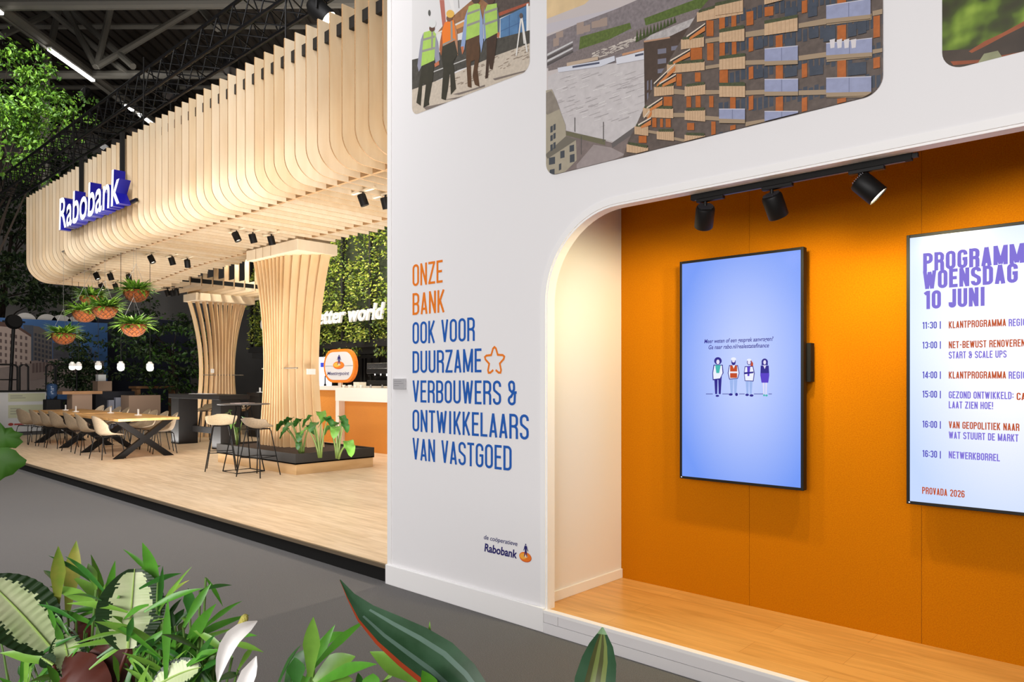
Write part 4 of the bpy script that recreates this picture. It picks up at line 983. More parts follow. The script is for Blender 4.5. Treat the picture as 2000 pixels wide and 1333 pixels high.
# ------------------------------------------------------------------ chairs, stools and tables
FELT = M('grey_felt_shell', (148, 129, 104), 0.9, noise=1, rgb2=(126, 111, 92), scale=55, bump=0.1)
FELTL = M('pale_felt_shell', (214, 194, 160), 0.9, noise=1, rgb2=(198, 176, 142), scale=55, bump=0.1)
def shell(name, parent, prof, mat, nv=12, th=0.012):
    """prof rows: (y, z, half width, side lift z, side lift y)"""
    f = MB(mat); n = len(prof)
    # resample
    rows_ = []
    for i in range((n - 1) * 3 + 1):
        a = i / 3; k = min(int(a), n - 2); t = a - k
        p0 = prof[max(0, k - 1)]; p1 = prof[k]; p2 = prof[k + 1]; p3 = prof[min(n - 1, k + 2)]
        rows_.append([0.5 * ((2 * p1[q]) + (-p0[q] + p2[q]) * t + (2 * p0[q] - 5 * p1[q] + 4 * p2[q] - p3[q]) * t * t + (-p0[q] + 3 * p1[q] - 3 * p2[q] + p3[q]) * t ** 3) for q in range(5)])
    vs_ = []
    for y, z, hw, lz, ly in rows_:
        for j in range(nv + 1):
            v = -1 + 2 * j / nv
            vs_.append((hw * v, y + ly * v * v, z + lz * v * v))
    m_ = nv + 1
    fs_ = [(i * m_ + j, i * m_ + j + 1, (i + 1) * m_ + j + 1, (i + 1) * m_ + j) for i in range(len(rows_) - 1) for j in range(nv)]
    f.mesh(vs_, fs_); o = f.build(name, parent, smooth=True)
    s_ = o.modifiers.new('thickness', 'SOLIDIFY'); s_.thickness = th; s_.offset = 0
    return o
def make_chair():
    t = empty('dining_chair')
    shell('seat_shell', t, [(.235, .445, .19, .005, -.02), (.12, .45, .225, .02, 0), (-.05, .445, .235, .06, 0), (-.16, .475, .24, .12, .05), (-.21, .57, .235, .07, .10), (-.235, .68, .215, .01, .09), (-.262, .78, .165, -.02, .06), (-.272, .825, .09, -.02, .02)], FELT)
    f = MB(BLACK); f.tube([(-.15, .15, .425), (.15, .15, .425), (.17, -.15, .425), (-.17, -.15, .425)], .009, closed=True, n=6); f.build('under_frame', t)
    for sx in (-1, 1):
        for sy in (-1, 1):
            f = MB(BLACK); f.tube([(sx * .14, sy * .14, .43), (sx * .165, sy * .17, .40), (sx * .225, sy * .225, 0)], .009, n=6); f.build('leg', t)
    return t
def make_stool(mat):
    t = empty('bar_stool')
    shell('seat_shell', t, [(.19, .765, .14, .0, -.04), (.1, .755, .21, .03, -.01), (-.04, .75, .235, .07, 0), (-.14, .775, .25, .10, .04), (-.2, .835, .235, .06, .08), (-.235, .90, .15, 0, .06), (-.245, .92, .08, 0, .02)], mat)
    f = MB(BLACK); f.tube([(-.12, .12, .735), (.12, .12, .735), (.12, -.12, .735), (-.12, -.12, .735)], .008, closed=True, n=6); f.build('under_frame', t)
    for sx in (-1, 1):
        for sy in (-1, 1):
            f = MB(BLACK); f.tube([(sx * .11, sy * .11, .74), (sx * .13, sy * .13, .70), (sx * .235, sy * .225, 0)], .009, n=6); f.build('leg', t)
    f = MB(BLACK); q = .19; f.tube([(-q, q, .30), (q, q, .30), (q, -q, .30), (-q, -q, .30)], .007, closed=True, n=6); f.build('foot_ring', t)
    return t
TABLEWOOD = M('oak_table_top', (212, 164, 106), 0.35, noise=1, rgb2=(188, 138, 82), scale=3, stretch=(.5, 4, 1), detail=9)
XMETAL = M('black_steel', (18, 16, 15), 0.6, spec=.2)
def dining_table(label, x0, x1, y0, y1, lx0, lx1):
    t = thing('dining_table', label, 'table', ((x0 + x1) / 2, (y0 + y1) / 2, PF), 0, 'long oak dining tables')
    zt = 0.915
    rnd = random.Random(int(-x0 * 10)); pts = []
    n = 14
    for i in range(n + 1): pts.append((x0 + (x1 - x0) * i / n, y0 + rnd.uniform(-.018, .018)))
    for i in range(n, -1, -1): pts.append((x0 + (x1 - x0) * i / n, y1 + rnd.uniform(-.018, .018)))
    f = MB(TABLEWOOD); f.prism(pts, lambda a, b, k: (a, b, zt - 0.05 + 0.05 * k)); f.build('table_top', t, world=True, bevel=0.005)
    for lx in (lx0, lx1):
        f = MB(XMETAL); yc = (y0 + y1) / 2; h = (y1 - y0) / 2 - 0.08
        za = PF; zb_ = zt - 0.05; wv = 0.085; tx = 0.05
        for s_ in (-1, 1):
            f.prism([(yc - s_ * h - wv, za), (yc - s_ * h + wv, za), (yc + s_ * h + wv, zb_), (yc + s_ * h - wv, zb_)], lambda a, b, k: (lx - tx + 2 * tx * k + s_ * 0.0005, a, b))
        f.build('cross_leg', t, world=True, bevel=0.004)
    return t
TA = (-17.25, -14.5, 4.92, 6.02); TB = (-20.25, -17.55, 4.92, 6.02)
dining_table('nearer oak dining table on black cross legs, left of the round bar table', *TA, -16.6, -14.76)
dining_table('farther oak dining table on black cross legs, at the left end of the platform', *TB, -19.95, -18.06)
chair0 = make_chair(); used = [0]
def place(proto, state, x, y, rz, label, cat, group):
    o = proto if not state[0] else dup(proto); state[0] = 1
    o.location = (x, y, PF); o.rotation_euler = (0, 0, R(rz)); tag(o, label, cat, group)
    return o
GC = 'felt shell chairs at the dining tables'
nm = ['rightmost', 'second from the right', 'third from the right', 'leftmost']
for px, py, a, k in ((210, 896, 10, 0), (176, 887, -4, 1), (152, 881, 6, 2)):
    p = onZ(px, py, PF)
    place(chair0, used, p.x, p.y, a, 'felt shell chair on the aisle side of the nearer table, %s' % ['rightmost, angled', 'middle of three', 'leftmost of three'][k], 'chair', GC)
for px, py, a, k in ((122, 875, 12, 0), (103, 872, 0, 1), (84, 869.5, 4, 2), (58, 866.5, 24, 3)):
    p = onZ(px, py, PF)
    place(chair0, used, p.x, p.y, a, 'felt shell chair on the aisle side of the farther table, %s' % nm[k], 'chair', GC)
for px, py, a, k in ((319, 885, 166, 0), (302, 879, 180, 1), (282, 874, 186, 2), (268, 870, 176, 3)):
    p = onZ(px, py, PF)
    place(chair0, used, p.x, p.y, a, 'felt shell chair on the pillar side of the nearer table, %s' % nm[k], 'chair', GC)
for px, py, a, k in ((228, 863, 176, 0), (213, 859, 184, 1), (196, 856, 178, 2), (181, 853, 186, 3)):
    p = onZ(px, py, PF)
    place(chair0, used, p.x, p.y, a, 'felt shell chair on the pillar side of the farther table, %s' % nm[k], 'chair', GC)

CARD = M('white_card', (240, 240, 238), 0.4)
def menu_holder(p, label):
    t = thing('menu_holder', label, 'menu holder', tuple(p), 0, 'white card holders on the tables')
    f = MB(CARD); f.box(p.x - .06, p.x + .06, p.y - .05, p.y + .05, p.z, p.z + .018); f.build('tray', t, world=True, bevel=.003)
    f = MB(CARD); f.box(p.x - .035, p.x + .035, p.y - .006, p.y + .006, p.z + .018, p.z + .13); f.build('card', t, world=True)
for i, (px, py) in enumerate(((128, 802), (148, 805), (216, 807.5), (270, 812))):
    menu_holder(onZ(px, py, 0.916), ['white card holder at the left on the farther dining table', 'white card holder at the right on the farther dining table', 'white card holder near the left end of the nearer dining table', 'white card holder at the right end of the nearer dining table'][i])

HT = M('high_table_black', (24, 22, 21), 0.55, spec=.25)
def high_table(label, x0, x1, y0, y1, zt, axis):
    t = thing('high_table', label, 'high table', ((x0 + x1) / 2, (y0 + y1) / 2, PF), 0, 'dark high tables on panel legs')
    f = MB(HT); f.box(x0, x1, y0, y1, zt - 0.10, zt); f.build('table_top', t, world=True, bevel=.005)
    if axis == 'x': L = ((x0 + .03, x0 + .45, y0 + .05, y1 - .2), (x1 - .45, x1 - .03, y0 + .05, y1 - .2))
    else: L = ((x0 + .02, x1 - .02, y0 + .03, y0 + .3), (x0 + .02, x1 - .02, y1 - .3, y1 - .03))
    for q in L: f = MB(HT); f.box(*q, PF, zt - .10); f.build('panel_leg', t, world=True, bevel=.006)
    f = MB(HT)
    if axis == 'x': f.box(x0 + .45, x1 - .45, (y0 + y1) / 2 + .02, (y0 + y1) / 2 + .06, PF + .28, PF + .42)
    else: f.box((x0 + x1) / 2 - .02, (x0 + x1) / 2 + .02, y0 + .3, y1 - .3, PF + .28, PF + .42)
    f.build('foot_rail', t, world=True)
high_table('nearer dark high table on wide panel legs, left of the round bar table', -17.55, -14.95, 7.05, 7.75, 1.32, 'x')
high_table('dark high table behind the round bar table, farther of the two', -18.12, -17.45, 9.3, 11.0, 1.31, 'y')
st0 = make_stool(FELT); us = [0]; st1 = make_stool(FELTL); us1 = [0]
GS = 'bar stools with felt bowl seats'
pA = onZ(432, 918, PF); pB = onZ(505, 930, PF); pT = onZ(476, 923.5, PF)
place(st1, us1, pA.x, pA.y, -118, 'pale bar stool at the left of the round bar table', 'bar stool', GS)
place(st0, us, pB.x, pB.y, 20, 'bar stool seen from behind at the right of the round bar table', 'bar stool', GS)
p = onZ(400, 862, PF); place(st0, us, p.x, p.y, 180, 'bar stool behind the nearer dark high table, seen between its legs', 'bar stool', GS)
p = onZ(470, 864, PF); place(st0, us, p.x, p.y, 165, 'bar stool between the two dark high tables, behind the round table', 'bar stool', GS)
t = thing('round_bar_table', 'round black bar table on bent rod legs in front of the near pillar', 'bar table', (pT.x, pT.y, PF))
zt = PF + 1.115
f = MB(M('round_top_grey', (70, 68, 68), 0.5)); f.lathe([(0, zt - .012), (.40, zt - .012), (.405, zt - .006), (.40, zt), (0, zt)], 48, c=(pT.x, pT.y, 0)); f.build('table_top', t, world=True)
q = .235
for sx, sy in ((-1, -1), (1, -1), (1, 1), (-1, 1)):
    f = MB(BLACK); f.tube([(pT.x + sx * .03, pT.y + sy * .03, zt - .06), (pT.x + sx * .09, pT.y + sy * .09, zt - .012)], .009, n=6)
    f.tube([(pT.x + sx * .09, pT.y + sy * .09, zt - .012), (pT.x + sx * .085, pT.y + sy * .085, zt - .10), (pT.x + sx * q, pT.y + sy * q, PF + .02)], .010, n=6); f.build('leg', t, world=True)
f = MB(BLACK); f.tube([(pT.x + sx * q, pT.y + sy * q, PF + .025) for sx, sy in ((-1, -1), (1, -1), (1, 1), (-1, 1))], .009, closed=True, n=6); f.build('base_frame', t, world=True)
def booklet(name, label, p, rz, m_, sx=.15, sy=.21):
    c, s_ = math.cos(R(rz)), math.sin(R(rz)); f = MB(m_)
    f.prism([(p.x + c * a - s_ * b, p.y + s_ * a + c * b) for a, b in ((-sx, -sy), (sx, -sy), (sx, sy), (-sx, sy))], lambda a, b, k: (a, b, p.z + .008 * k + .001))
    o = f.build(name, None, (p.x, p.y, p.z)); tag(o, label, 'booklet')
PAPER = M('paper_white', (236, 236, 238), 0.5)
booklet('booklet', 'pale booklet lying on the round bar table', onZ(474, 788.5, zt), 20, M('booklet_cover', (200, 180, 176), 0.4, noise=.4, scale=12), .11, .16)
booklet('booklet', 'white sheets lying on the nearer dark high table', onZ(398, 764.5, 1.32) if False else Vector((-16.5, 7.4, 1.32)), 10, PAPER, .3, .16)
booklet('booklet', 'white sheet on the farther dark high table', Vector((-17.75, 9.75, 1.31)), 80, PAPER, .3, .16)
menu_holder(Vector((-17.7, 9.45, 1.31)), 'white card holder on the farther dark high table')

# ------------------------------------------------------------------ coffee counter
CWHITE = M('counter_white', (244, 238, 230), 0.35)
CORANGE = M('counter_cork', (226, 150, 62), 0.7, noise=1, rgb2=(208, 130, 46), scale=90)
ct = thing('coffee_counter', 'white-topped coffee counter with orange cork front behind the near pillar', 'counter', (-12.2, 9.2, PF))
CY = 8.85; CTOP = 1.475; cx0 = -13.33
f = MB(CWHITE); f.box(cx0, -9.4, CY, CY + .75, CTOP - .28, CTOP); f.build('counter_top', ct, world=True, bevel=.004)
f = MB(CWHITE); f.box(cx0, cx0 + .12, CY + .01, CY + .75, PF, CTOP - .28); f.build('side_panel', ct, world=True)
f = MB(CORANGE); f.box(cx0 + .12, -9.4, CY + .16, CY + .22, PF, CTOP - .28); f.build('front_panel', ct, world=True)
bc = thing('back_counter', 'lower white-topped counter with orange cork front left of the coffee counter', 'counter', (-14.4, 10.0, PF))
f = MB(CWHITE); f.box(-15.4, cx0 - .02, 9.7, 10.35, 1.40, 1.50); f.build('counter_top', bc, world=True, bevel=.004)
f = MB(CORANGE); f.box(-15.38, cx0 - .04, 9.76, 10.33, PF, 1.40); f.build('front_panel', bc, world=True)
# meeting point sign
SGN = 9.35
a = onY(632, 684, SGN); b = onY(693, 748, SGN)
ms = thing('lollipop_sign', 'rounded white sign with orange rim and emblem on the coffee counter', 'sign', ((a.x + b.x) / 2, SGN, CTOP))
def rrect(x0, x1, z0, z1, r, n=6):
    o_ = []
    for cx_, cz_, a_ in ((x1 - r, z0 + r, -90), (x1 - r, z1 - r, 0), (x0 + r, z1 - r, 90), (x0 + r, z0 + r, 180)):
        for i in range(n + 1): o_.append((cx_ + r * math.cos(R(a_ + 90 * i / n)), cz_ + r * math.sin(R(a_ + 90 * i / n))))
    return o_
sw = b.x - a.x
f = MB(M('sign_orange', (240, 132, 40), 0.4)); f.prism(rrect(a.x, b.x, b.z, a.z, sw * .3), lambda u, v, k: (u, SGN + (0 if k else .09), v)); f.build('rim', ms, world=True)
f = MB(M('sign_face', (214, 214, 218), 0.4)); f.prism(rrect(a.x + sw * .05, b.x - sw * .05, b.z + sw * .05, a.z - sw * .05, sw * .26), lambda u, v, k: (u, SGN - (.004 if k else 0), v)); f.build('face', ms, world=True)
f = MB(); emblem(f, ((a.x + b.x) / 2, b.z + (a.z - b.z) * .52), sw * .18, SGN - .006, (a.z - b.z) / sw * 1.05); f.build('emblem', ms, world=True)
f = MB(NAVY); zt_ = b.z + (a.z - b.z) * .23; font_line(f, 'Meetingpoint', (a.x + sw * .13, SGN - .006, zt_), (b.x - sw * .17, SGN - .006, zt_), .075, NAVY, .012, .22); f.build('caption', ms, world=True)
f = MB(M('sign_post', (232, 226, 216), 0.5)); f.box((a.x + b.x) / 2 - .06, (a.x + b.x) / 2 + .06, SGN + .02, SGN + .07, CTOP, b.z + .02); f.build('post', ms, world=True)
# tap
p = onY(628, 766, 9.75)
t = thing('swan_neck_tap', 'black swan-neck tap on the lower counter', 'tap', (p.x, 9.85, 1.50))
zz = 1.5; f = MB(BLACK); f.tube([(p.x, 9.85, zz), (p.x, 9.85, zz + .2)] + [(p.x + .09 - .09 * math.cos(R(a_)), 9.85, zz + .2 + .09 * math.sin(R(a_))) for a_ in range(0, 121, 20)] + [(p.x + .16, 9.85, zz + .2)], .014, n=8); f.build('neck', t, world=True, smooth=True)
f = MB(BLACK); f.lathe([(0, zz), (.03, zz), (.03, zz + .03), (.02, zz + .05), (0, zz + .05)], 14, c=(p.x, 9.85, 0)); f.build('base', t, world=True)
# espresso machine
p = onY(745, 755, 9.2)
t = thing('espresso_machine', 'black espresso machine with steel cup tray on the coffee counter', 'coffee machine', (p.x, 9.25, CTOP))
CHROME = M('chrome', (196, 196, 196), 0.2, 1.0)
f = MB(BLACK); f.box(p.x - .36, p.x + .36, 9.1, 9.5, CTOP + .07, CTOP + .16); f.box(p.x - .36, p.x + .36, 9.3, 9.5, CTOP + .16, CTOP + .38); f.box(p.x - .36, p.x + .36, 9.08, 9.3, CTOP + .30, CTOP + .40); f.build('body', t, world=True, bevel=.01)
f = MB(CHROME); f.box(p.x - .34, p.x + .34, 9.08, 9.46, CTOP + .40, CTOP + .52); f.build('cup_tray', t, world=True, bevel=.006)
for k in (-.2, .0, .2):
    f = MB(CHROME); f.tube([(p.x + k, 9.19, CTOP + .3), (p.x + k, 9.19, CTOP + .25)], .035, n=12); f.tube([(p.x + k, 9.19, CTOP + .265), (p.x + k, 9.02, CTOP + .25)], .013, n=8); f.build('portafilter', t, world=True)
for sx in (-.3, .3):
    for sy in (9.15, 9.45): f = MB(CHROME); f.tube([(p.x + sx, sy, CTOP), (p.x + sx, sy, CTOP + .08)], .02, n=10); f.build('foot', t, world=True)
# cups stacked on the counter, saucers
rnd = random.Random(4); CUP = M('cup_white', (240, 236, 228), 0.3)
def cup(x, y, z, label, grp):
    f = MB(CUP); f.lathe([(0.0, z), (.022, z), (.028, z + .01), (.036, z + .06), (.033, z + .06), (.024, z + .012), (0, z + .01)], 14, c=(x, y, 0)); o = f.build('coffee_cup', None, (x, y, z), smooth=True); tag(o, label, 'cup', grp)
cc = onY(675, 758, 9.1)
for k in range(7): cup(cc.x + .05 + k * .105, 9.02 + (k % 2) * .09, CTOP, 'white coffee cup in the row between the sign and the espresso machine', 'coffee cups in a row on the counter')
f = MB(M('tray_paper', (238, 230, 214), 0.6)); f.box(cc.x + .0, cc.x + .2, 9.3, 9.5, CTOP, CTOP + .12); o = f.build('napkin_box', None, (cc.x + .1, 9.4, CTOP), bevel=.005); tag(o, 'cream napkin box at the left end of the coffee counter', 'box')
# ------------------------------------------------------------------ green wall with lettering behind the counter
GY = 10.5
gw = thing('green_wall', 'leafy green wall in a black frame behind the coffee counter', 'plant wall', (-15, GY + .2, 2.6))
gx0, gx1, gz0, gz1 = -20.4, -9.6, 2.62, 6.2
f = MB(M('moss_backing', (36, 44, 20), 0.95, noise=.5, scale=8)); f.box(gx0, gx1, GY + .22, GY + .3, gz0, gz1); f.build('backing', gw, world=True)
for x in [gx0 + .05 + i * 1.18 for i in range(10)]:
    f = MB(MATBLACK); f.box(x, x + .07, GY + .04, GY + .12, gz0, gz1); f.build('post', gw, world=True)
f = MB(MATBLACK); f.box(gx0, gx1, GY + .02, GY + .2, gz0 - .17, gz0); f.build('bottom_beam', gw, world=True)
f = MB(MATBLACK); f.box(gx0, gx1, GY + .5, GY + .7, gz0 - .42, gz0 - .34); f.build('lower_beam', gw, world=True)
def leafcloud(f, n, posfn, size, mats, rnd, updir=None):
    for _ in range(n):
        p = posfn(rnd); s_ = size * rnd.uniform(.6, 1.3)
        d = Vector((rnd.uniform(-1, 1), rnd.uniform(-1, 1), rnd.uniform(-1, .6)))
        if updir: d += Vector(updir) * 0.8
        d.normalize(); u = Vector((rnd.uniform(-1, 1), rnd.uniform(-1, 1), rnd.uniform(.2, 1))); sd = d.cross(u)
        if sd.length < .05: continue
        sd.normalize(); nrm = sd.cross(d)
        a = p + d * s_; h = s_ * .28; m_ = rnd.choice(mats)
        v = [p, p + d * s_ * .45 + sd * h + nrm * h * .4, a, p + d * s_ * .45 - sd * h + nrm * h * .4]
        f.mesh(v, [(0, 1, 2), (0, 2, 3)], m_)
GL1 = M('ivy_green', (98, 122, 34), 0.5); GL2 = M('ivy_light', (150, 166, 56), 0.5); GL3 = M('ivy_dark', (56, 78, 26), 0.55); GL4 = M('ivy_yellow', (176, 178, 84), 0.5)
rnd = random.Random(12)
bare = [(rnd.uniform(gx0, gx1), rnd.uniform(gz0, gz1), rnd.uniform(.15, .5)) for _ in range(26)]
def gpos(r_):
    while True:
        x, z = r_.uniform(gx0, gx1), r_.uniform(gz0 - .05, gz1)
        if all((x - a) ** 2 * 3 + (z - b) ** 2 > c * c or r_.random() < .12 for a, b, c in bare): break
    return Vector((x, GY + r_.uniform(-.02, .24) - .1 * math.sin(x * 3.1) * math.sin(z * 4.3), z))
f = MB(); leafcloud(f, 22000, gpos, .085, [GL1, GL1, GL2, GL2, GL3, GL4], rnd, (0, -1, 0)); f.build('foliage', gw, world=True)
f = MB()
for k in range(40):
    x = rnd.uniform(-18.5, -9.8)
    leafcloud(f, 14, lambda r_: Vector((x + r_.uniform(-.08, .08), GY + r_.uniform(0, .2), gz0 - .1 - r_.uniform(0, .28))), .09, [GL1, GL3, GL2], rnd, (0, 0, -1))
f.build('trailing_foliage', gw, world=True)
SLW = M('slogan_white', (236, 234, 230), 0.4)
YL = GY - .12
full = 'Growing a better world together'
A_ = onY(503, 642, YL); e1 = onY(622, 636, YL).x
def adv(sub):
    v = font_geo(sub, .02, .22, .03); return v[3]
w_all = adv(full) - font_geo(full, .02, .22, .03)[2]; w_pre = adv('Growing a b') - font_geo(full, .02, .22, .03)[2]
w_etw = adv('Growing a better world') - adv('Growing a b')
kx = (onY(751, 600, YL).x - e1) / (w_etw - .05)
A_ = Vector((e1 - kx * (w_pre + .04), YL, 0))
zb_ = (onY(632, 634.5, YL).z + onY(740, 625, YL).z) / 2 + .02
lt = thing('wall_lettering', 'white slanted words standing out from the green wall', 'lettering', (A_.x, YL, zb_))
f = MB(SLW); font_line(f, full, (A_.x, YL, zb_), (A_.x + kx * w_all, YL, zb_), .37, SLW, .02, .22, .03); f.build('words', lt, world=True)
# dark rear wall and the lit kitchenette opening
f = MB(M('rear_wall_dark', (26, 25, 24), 0.8)); f.box(-21, -12.95, 11.4, 11.5, 0, 2.45); f.box(-21, -9, 10.95, 11.5, 2.3, gz0); struct(f.build('wall_back'))
f = MB(M('pantry_beige', (222, 200, 160), 0.6)); f.box(-14.2, -8.4, 12.9, 13.0, 0, 2.4); struct(f.build('wall_back'))
f = MB(WHITE); f.box(-14.2, -8.4, 11.5, 13.0, 2.4, 2.46); struct(f.build('ceiling'))
pn = thing('glazed_partition', 'black framed partition in front of the lit beige pantry', 'partition', (-12, 11.1, PF))
for px in (707, 713.5, 725, 740, 757):
    a = onY(px, 700, 11.1); f = MB(MATBLACK); f.box(a.x - .03, a.x + .03, 11.07, 11.13, PF, 2.45); f.build('mullion', pn, world=True)
a = onY(724, 674, 11.1); b = onY(790, 733, 11.1)
f = MB(MATBLACK); f.box(a.x, -9, 11.08, 11.12, a.z - .05, a.z); f.build('transom', pn, world=True)
f = MB(MATBLACK); f.box(-12.95, -9, 11.08, 11.12, b.z, b.z + .05); f.build('transom', pn, world=True)
a = onY(716, 724, 12.2); t = thing('orange_bowl_lamp', 'orange shade hanging in the pantry behind the counter', 'lamp', (a.x, 12.2, a.z))
f = MB(M('orange_shade', (220, 120, 40), 0.5, emit=.3)); f.lathe([(.02, a.z + .12), (.14, a.z + .08), (.2, a.z), (.14, a.z - .08), (.02, a.z - .1)], 20, c=(a.x, 12.2, 0)); f.build('shade', t, world=True, smooth=True)
f = MB(BLACK); f.tube([(a.x, 12.2, a.z + .1), (a.x, 12.2, 2.43)], .008); f.build('cord', t, world=True)
area('pantry_light', (-11.6, 12.3, 2.35), (-11.6, 12.6, 0.8), 2.4, .5, 60, (1, .9, .75))
# standing screen by the sign
a = onY(623, 698, 10.75); b = onY(648, 756, 10.75)
t = thing('info_screen', 'glowing white and blue upright screen half hidden by the rounded sign', 'screen', ((a.x + b.x) / 2, 10.75, PF))
f = MB(MATBLACK); f.box(a.x - .05, b.x + .03, 10.75, 10.8, PF, a.z + .05); f.build('cabinet', t, world=True)
f = MB(M('screen_glow', (226, 232, 255), 0.5, emit=1.1)); f.box(a.x, b.x, 10.74, 10.75, 1.0, a.z); f.build('display', t, world=True)
f = MB(M('screen_blue', (50, 70, 190), 0.5, emit=.8)); z = onY(632, 711, 10.75).z; f.box(a.x + .1, b.x, 10.735, 10.74, z - .09, z + .03); f.build('banner', t, world=True)

# ------------------------------------------------------------------ lamps under the canopy
LAMP_GROUPS = [
 ('of three just left of the near pillar cap', [(462, 463, .5), (494, 466, 0), (530, 470, -.1)]),
 ('of three under the middle of the canopy', [(296, 507, .5), (336, 510.5, 0), (366, 515, -.6)]),
 ('of three above the hanging baskets', [(189, 540, .5), (216, 541, 0), (252, 543.5, -.6)]),
 ('of two at the far lower edge of the canopy', [(199, 561, .5), (226, 560.5, 0)]),
 ('of three beside the far pillar cap, on the left wing', [(327, 573, .2), (337, 573, .0), (345, 571, -.4)]),
 ('of two beside the white wall', [(709, 391, .25), (753, 397, 0)])]
lens_m = M('spot_lens', (255, 240, 214), 0.5, emit=6)
for gname, L in LAMP_GROUPS:
    wing = 'left wing' in gname
    for i, (px, py, tl) in enumerate(L):
        p = onZ(px, py, 3.95)
        for _ in range(4): nz_ = LZ if wing else zbot(p.x)[0]; p = onZ(px, py, nz_ - .10)
        pos = ['leftmost', 'middle', 'rightmost'][i] if len(L) == 3 else ['left', 'right'][i]
        t = thing('canopy_lamp', 'black cylinder lamp, %s %s' % (pos, gname), 'spot lamp', (p.x, p.y, nz_), 0, 'black lamps under the canopy')
        f = MB(BLACK); f.tube([(p.x, p.y, nz_ + .03), (p.x, p.y, p.z)], .012, n=6)
        if wing: f.box(p.x - .015, p.x + .015, p.y - .15, p.y + .15, nz_ + .01, nz_ + .03)
        else: f.box(p.x - .26, p.x + .26, p.y - .02, p.y + .02, nz_ + .004, nz_ + .03, PLYS[1])
        f.build('mount', t, world=True)
        ax = Vector((tl * .7, .32, -1)).normalized(); Q = ax.to_track_quat('Z', 'Y').to_matrix().to_4x4(); c0 = Vector((p.x, p.y, p.z)) - ax * .075
        f = MB(BLACK); f.lathe([(0, 0), (.05, 0), (.056, .01), (.056, .15), (.05, .15), (.05, .12)], 16, c=tuple(c0), M4=Q); smoothby(f.build('head', t, world=True))
        f = MB(lens_m); f.lathe([(0, .122), (.05, .122)], 16, c=tuple(c0), M4=Q); f.build('lens', t, world=True)
for x, y, pw in ((-6.2, 5.6, 75), (-8.0, 5.8, 65), (-10.4, 5.3, 65), (-12.6, 5.6, 70), (-15.2, 5.5, 95), (-17.6, 5.5, 100), (-8.2, 7.4, 80), (-13.4, 7.5, 80)):
    spot('canopy_spot', (x, y, 3.82), (x + .2, y - .1, 0), pw, 140, .9, WARM, .12)

# ------------------------------------------------------------------ pendants over the tables
GLASS = M('opal_glass', (255, 250, 244), 0.3, emit=1.3)
for i, (px, py, pt) in enumerate(((141, 716, 544), (153.5, 716, 551), (192, 715, 537), (236, 716.5, 513), (293, 717, 514))):
    top = onZ(px, pt, 3.9); z = onY(px, py, top.y).z
    t = thing('pendant_lamp', 'white glass jar pendant over the dining tables, %s' % ['leftmost', 'second from the left', 'third from the left', 'second from the right', 'rightmost'][i], 'pendant lamp', (top.x, top.y, z - .09), 0, 'glass jar pendants over the dining tables')
    f = MB(BLACK); zr_ = zbot(top.x)[0] + .27; f.tube([(top.x, top.y, z + .08), (top.x, top.y, zr_)], .005, n=5); f.box(top.x - .14, top.x + .14, top.y - .01, top.y + .01, zr_ - .012, zr_ + .01); f.build('cord', t, world=True)
    f = MB(M('pendant_cap', (206, 204, 200), 0.4, emit=.25)); f.lathe([(0, z + .10), (.03, z + .10), (.04, z + .085), (.04, z + .07), (.058, z + .062), (.064, z + .05), (.064, z + .005), (0, z + .005)], 16, c=(top.x, top.y, 0)); f.build('cap', t, world=True)
    f = MB(GLASS); f.lathe([(0, z + .005), (.064, z + .005), (.066, z - .03), (.052, z - .068), (.02, z - .084), (0, z - .086)], 18, c=(top.x, top.y, 0)); f.build('jar', t, world=True, smooth=True)

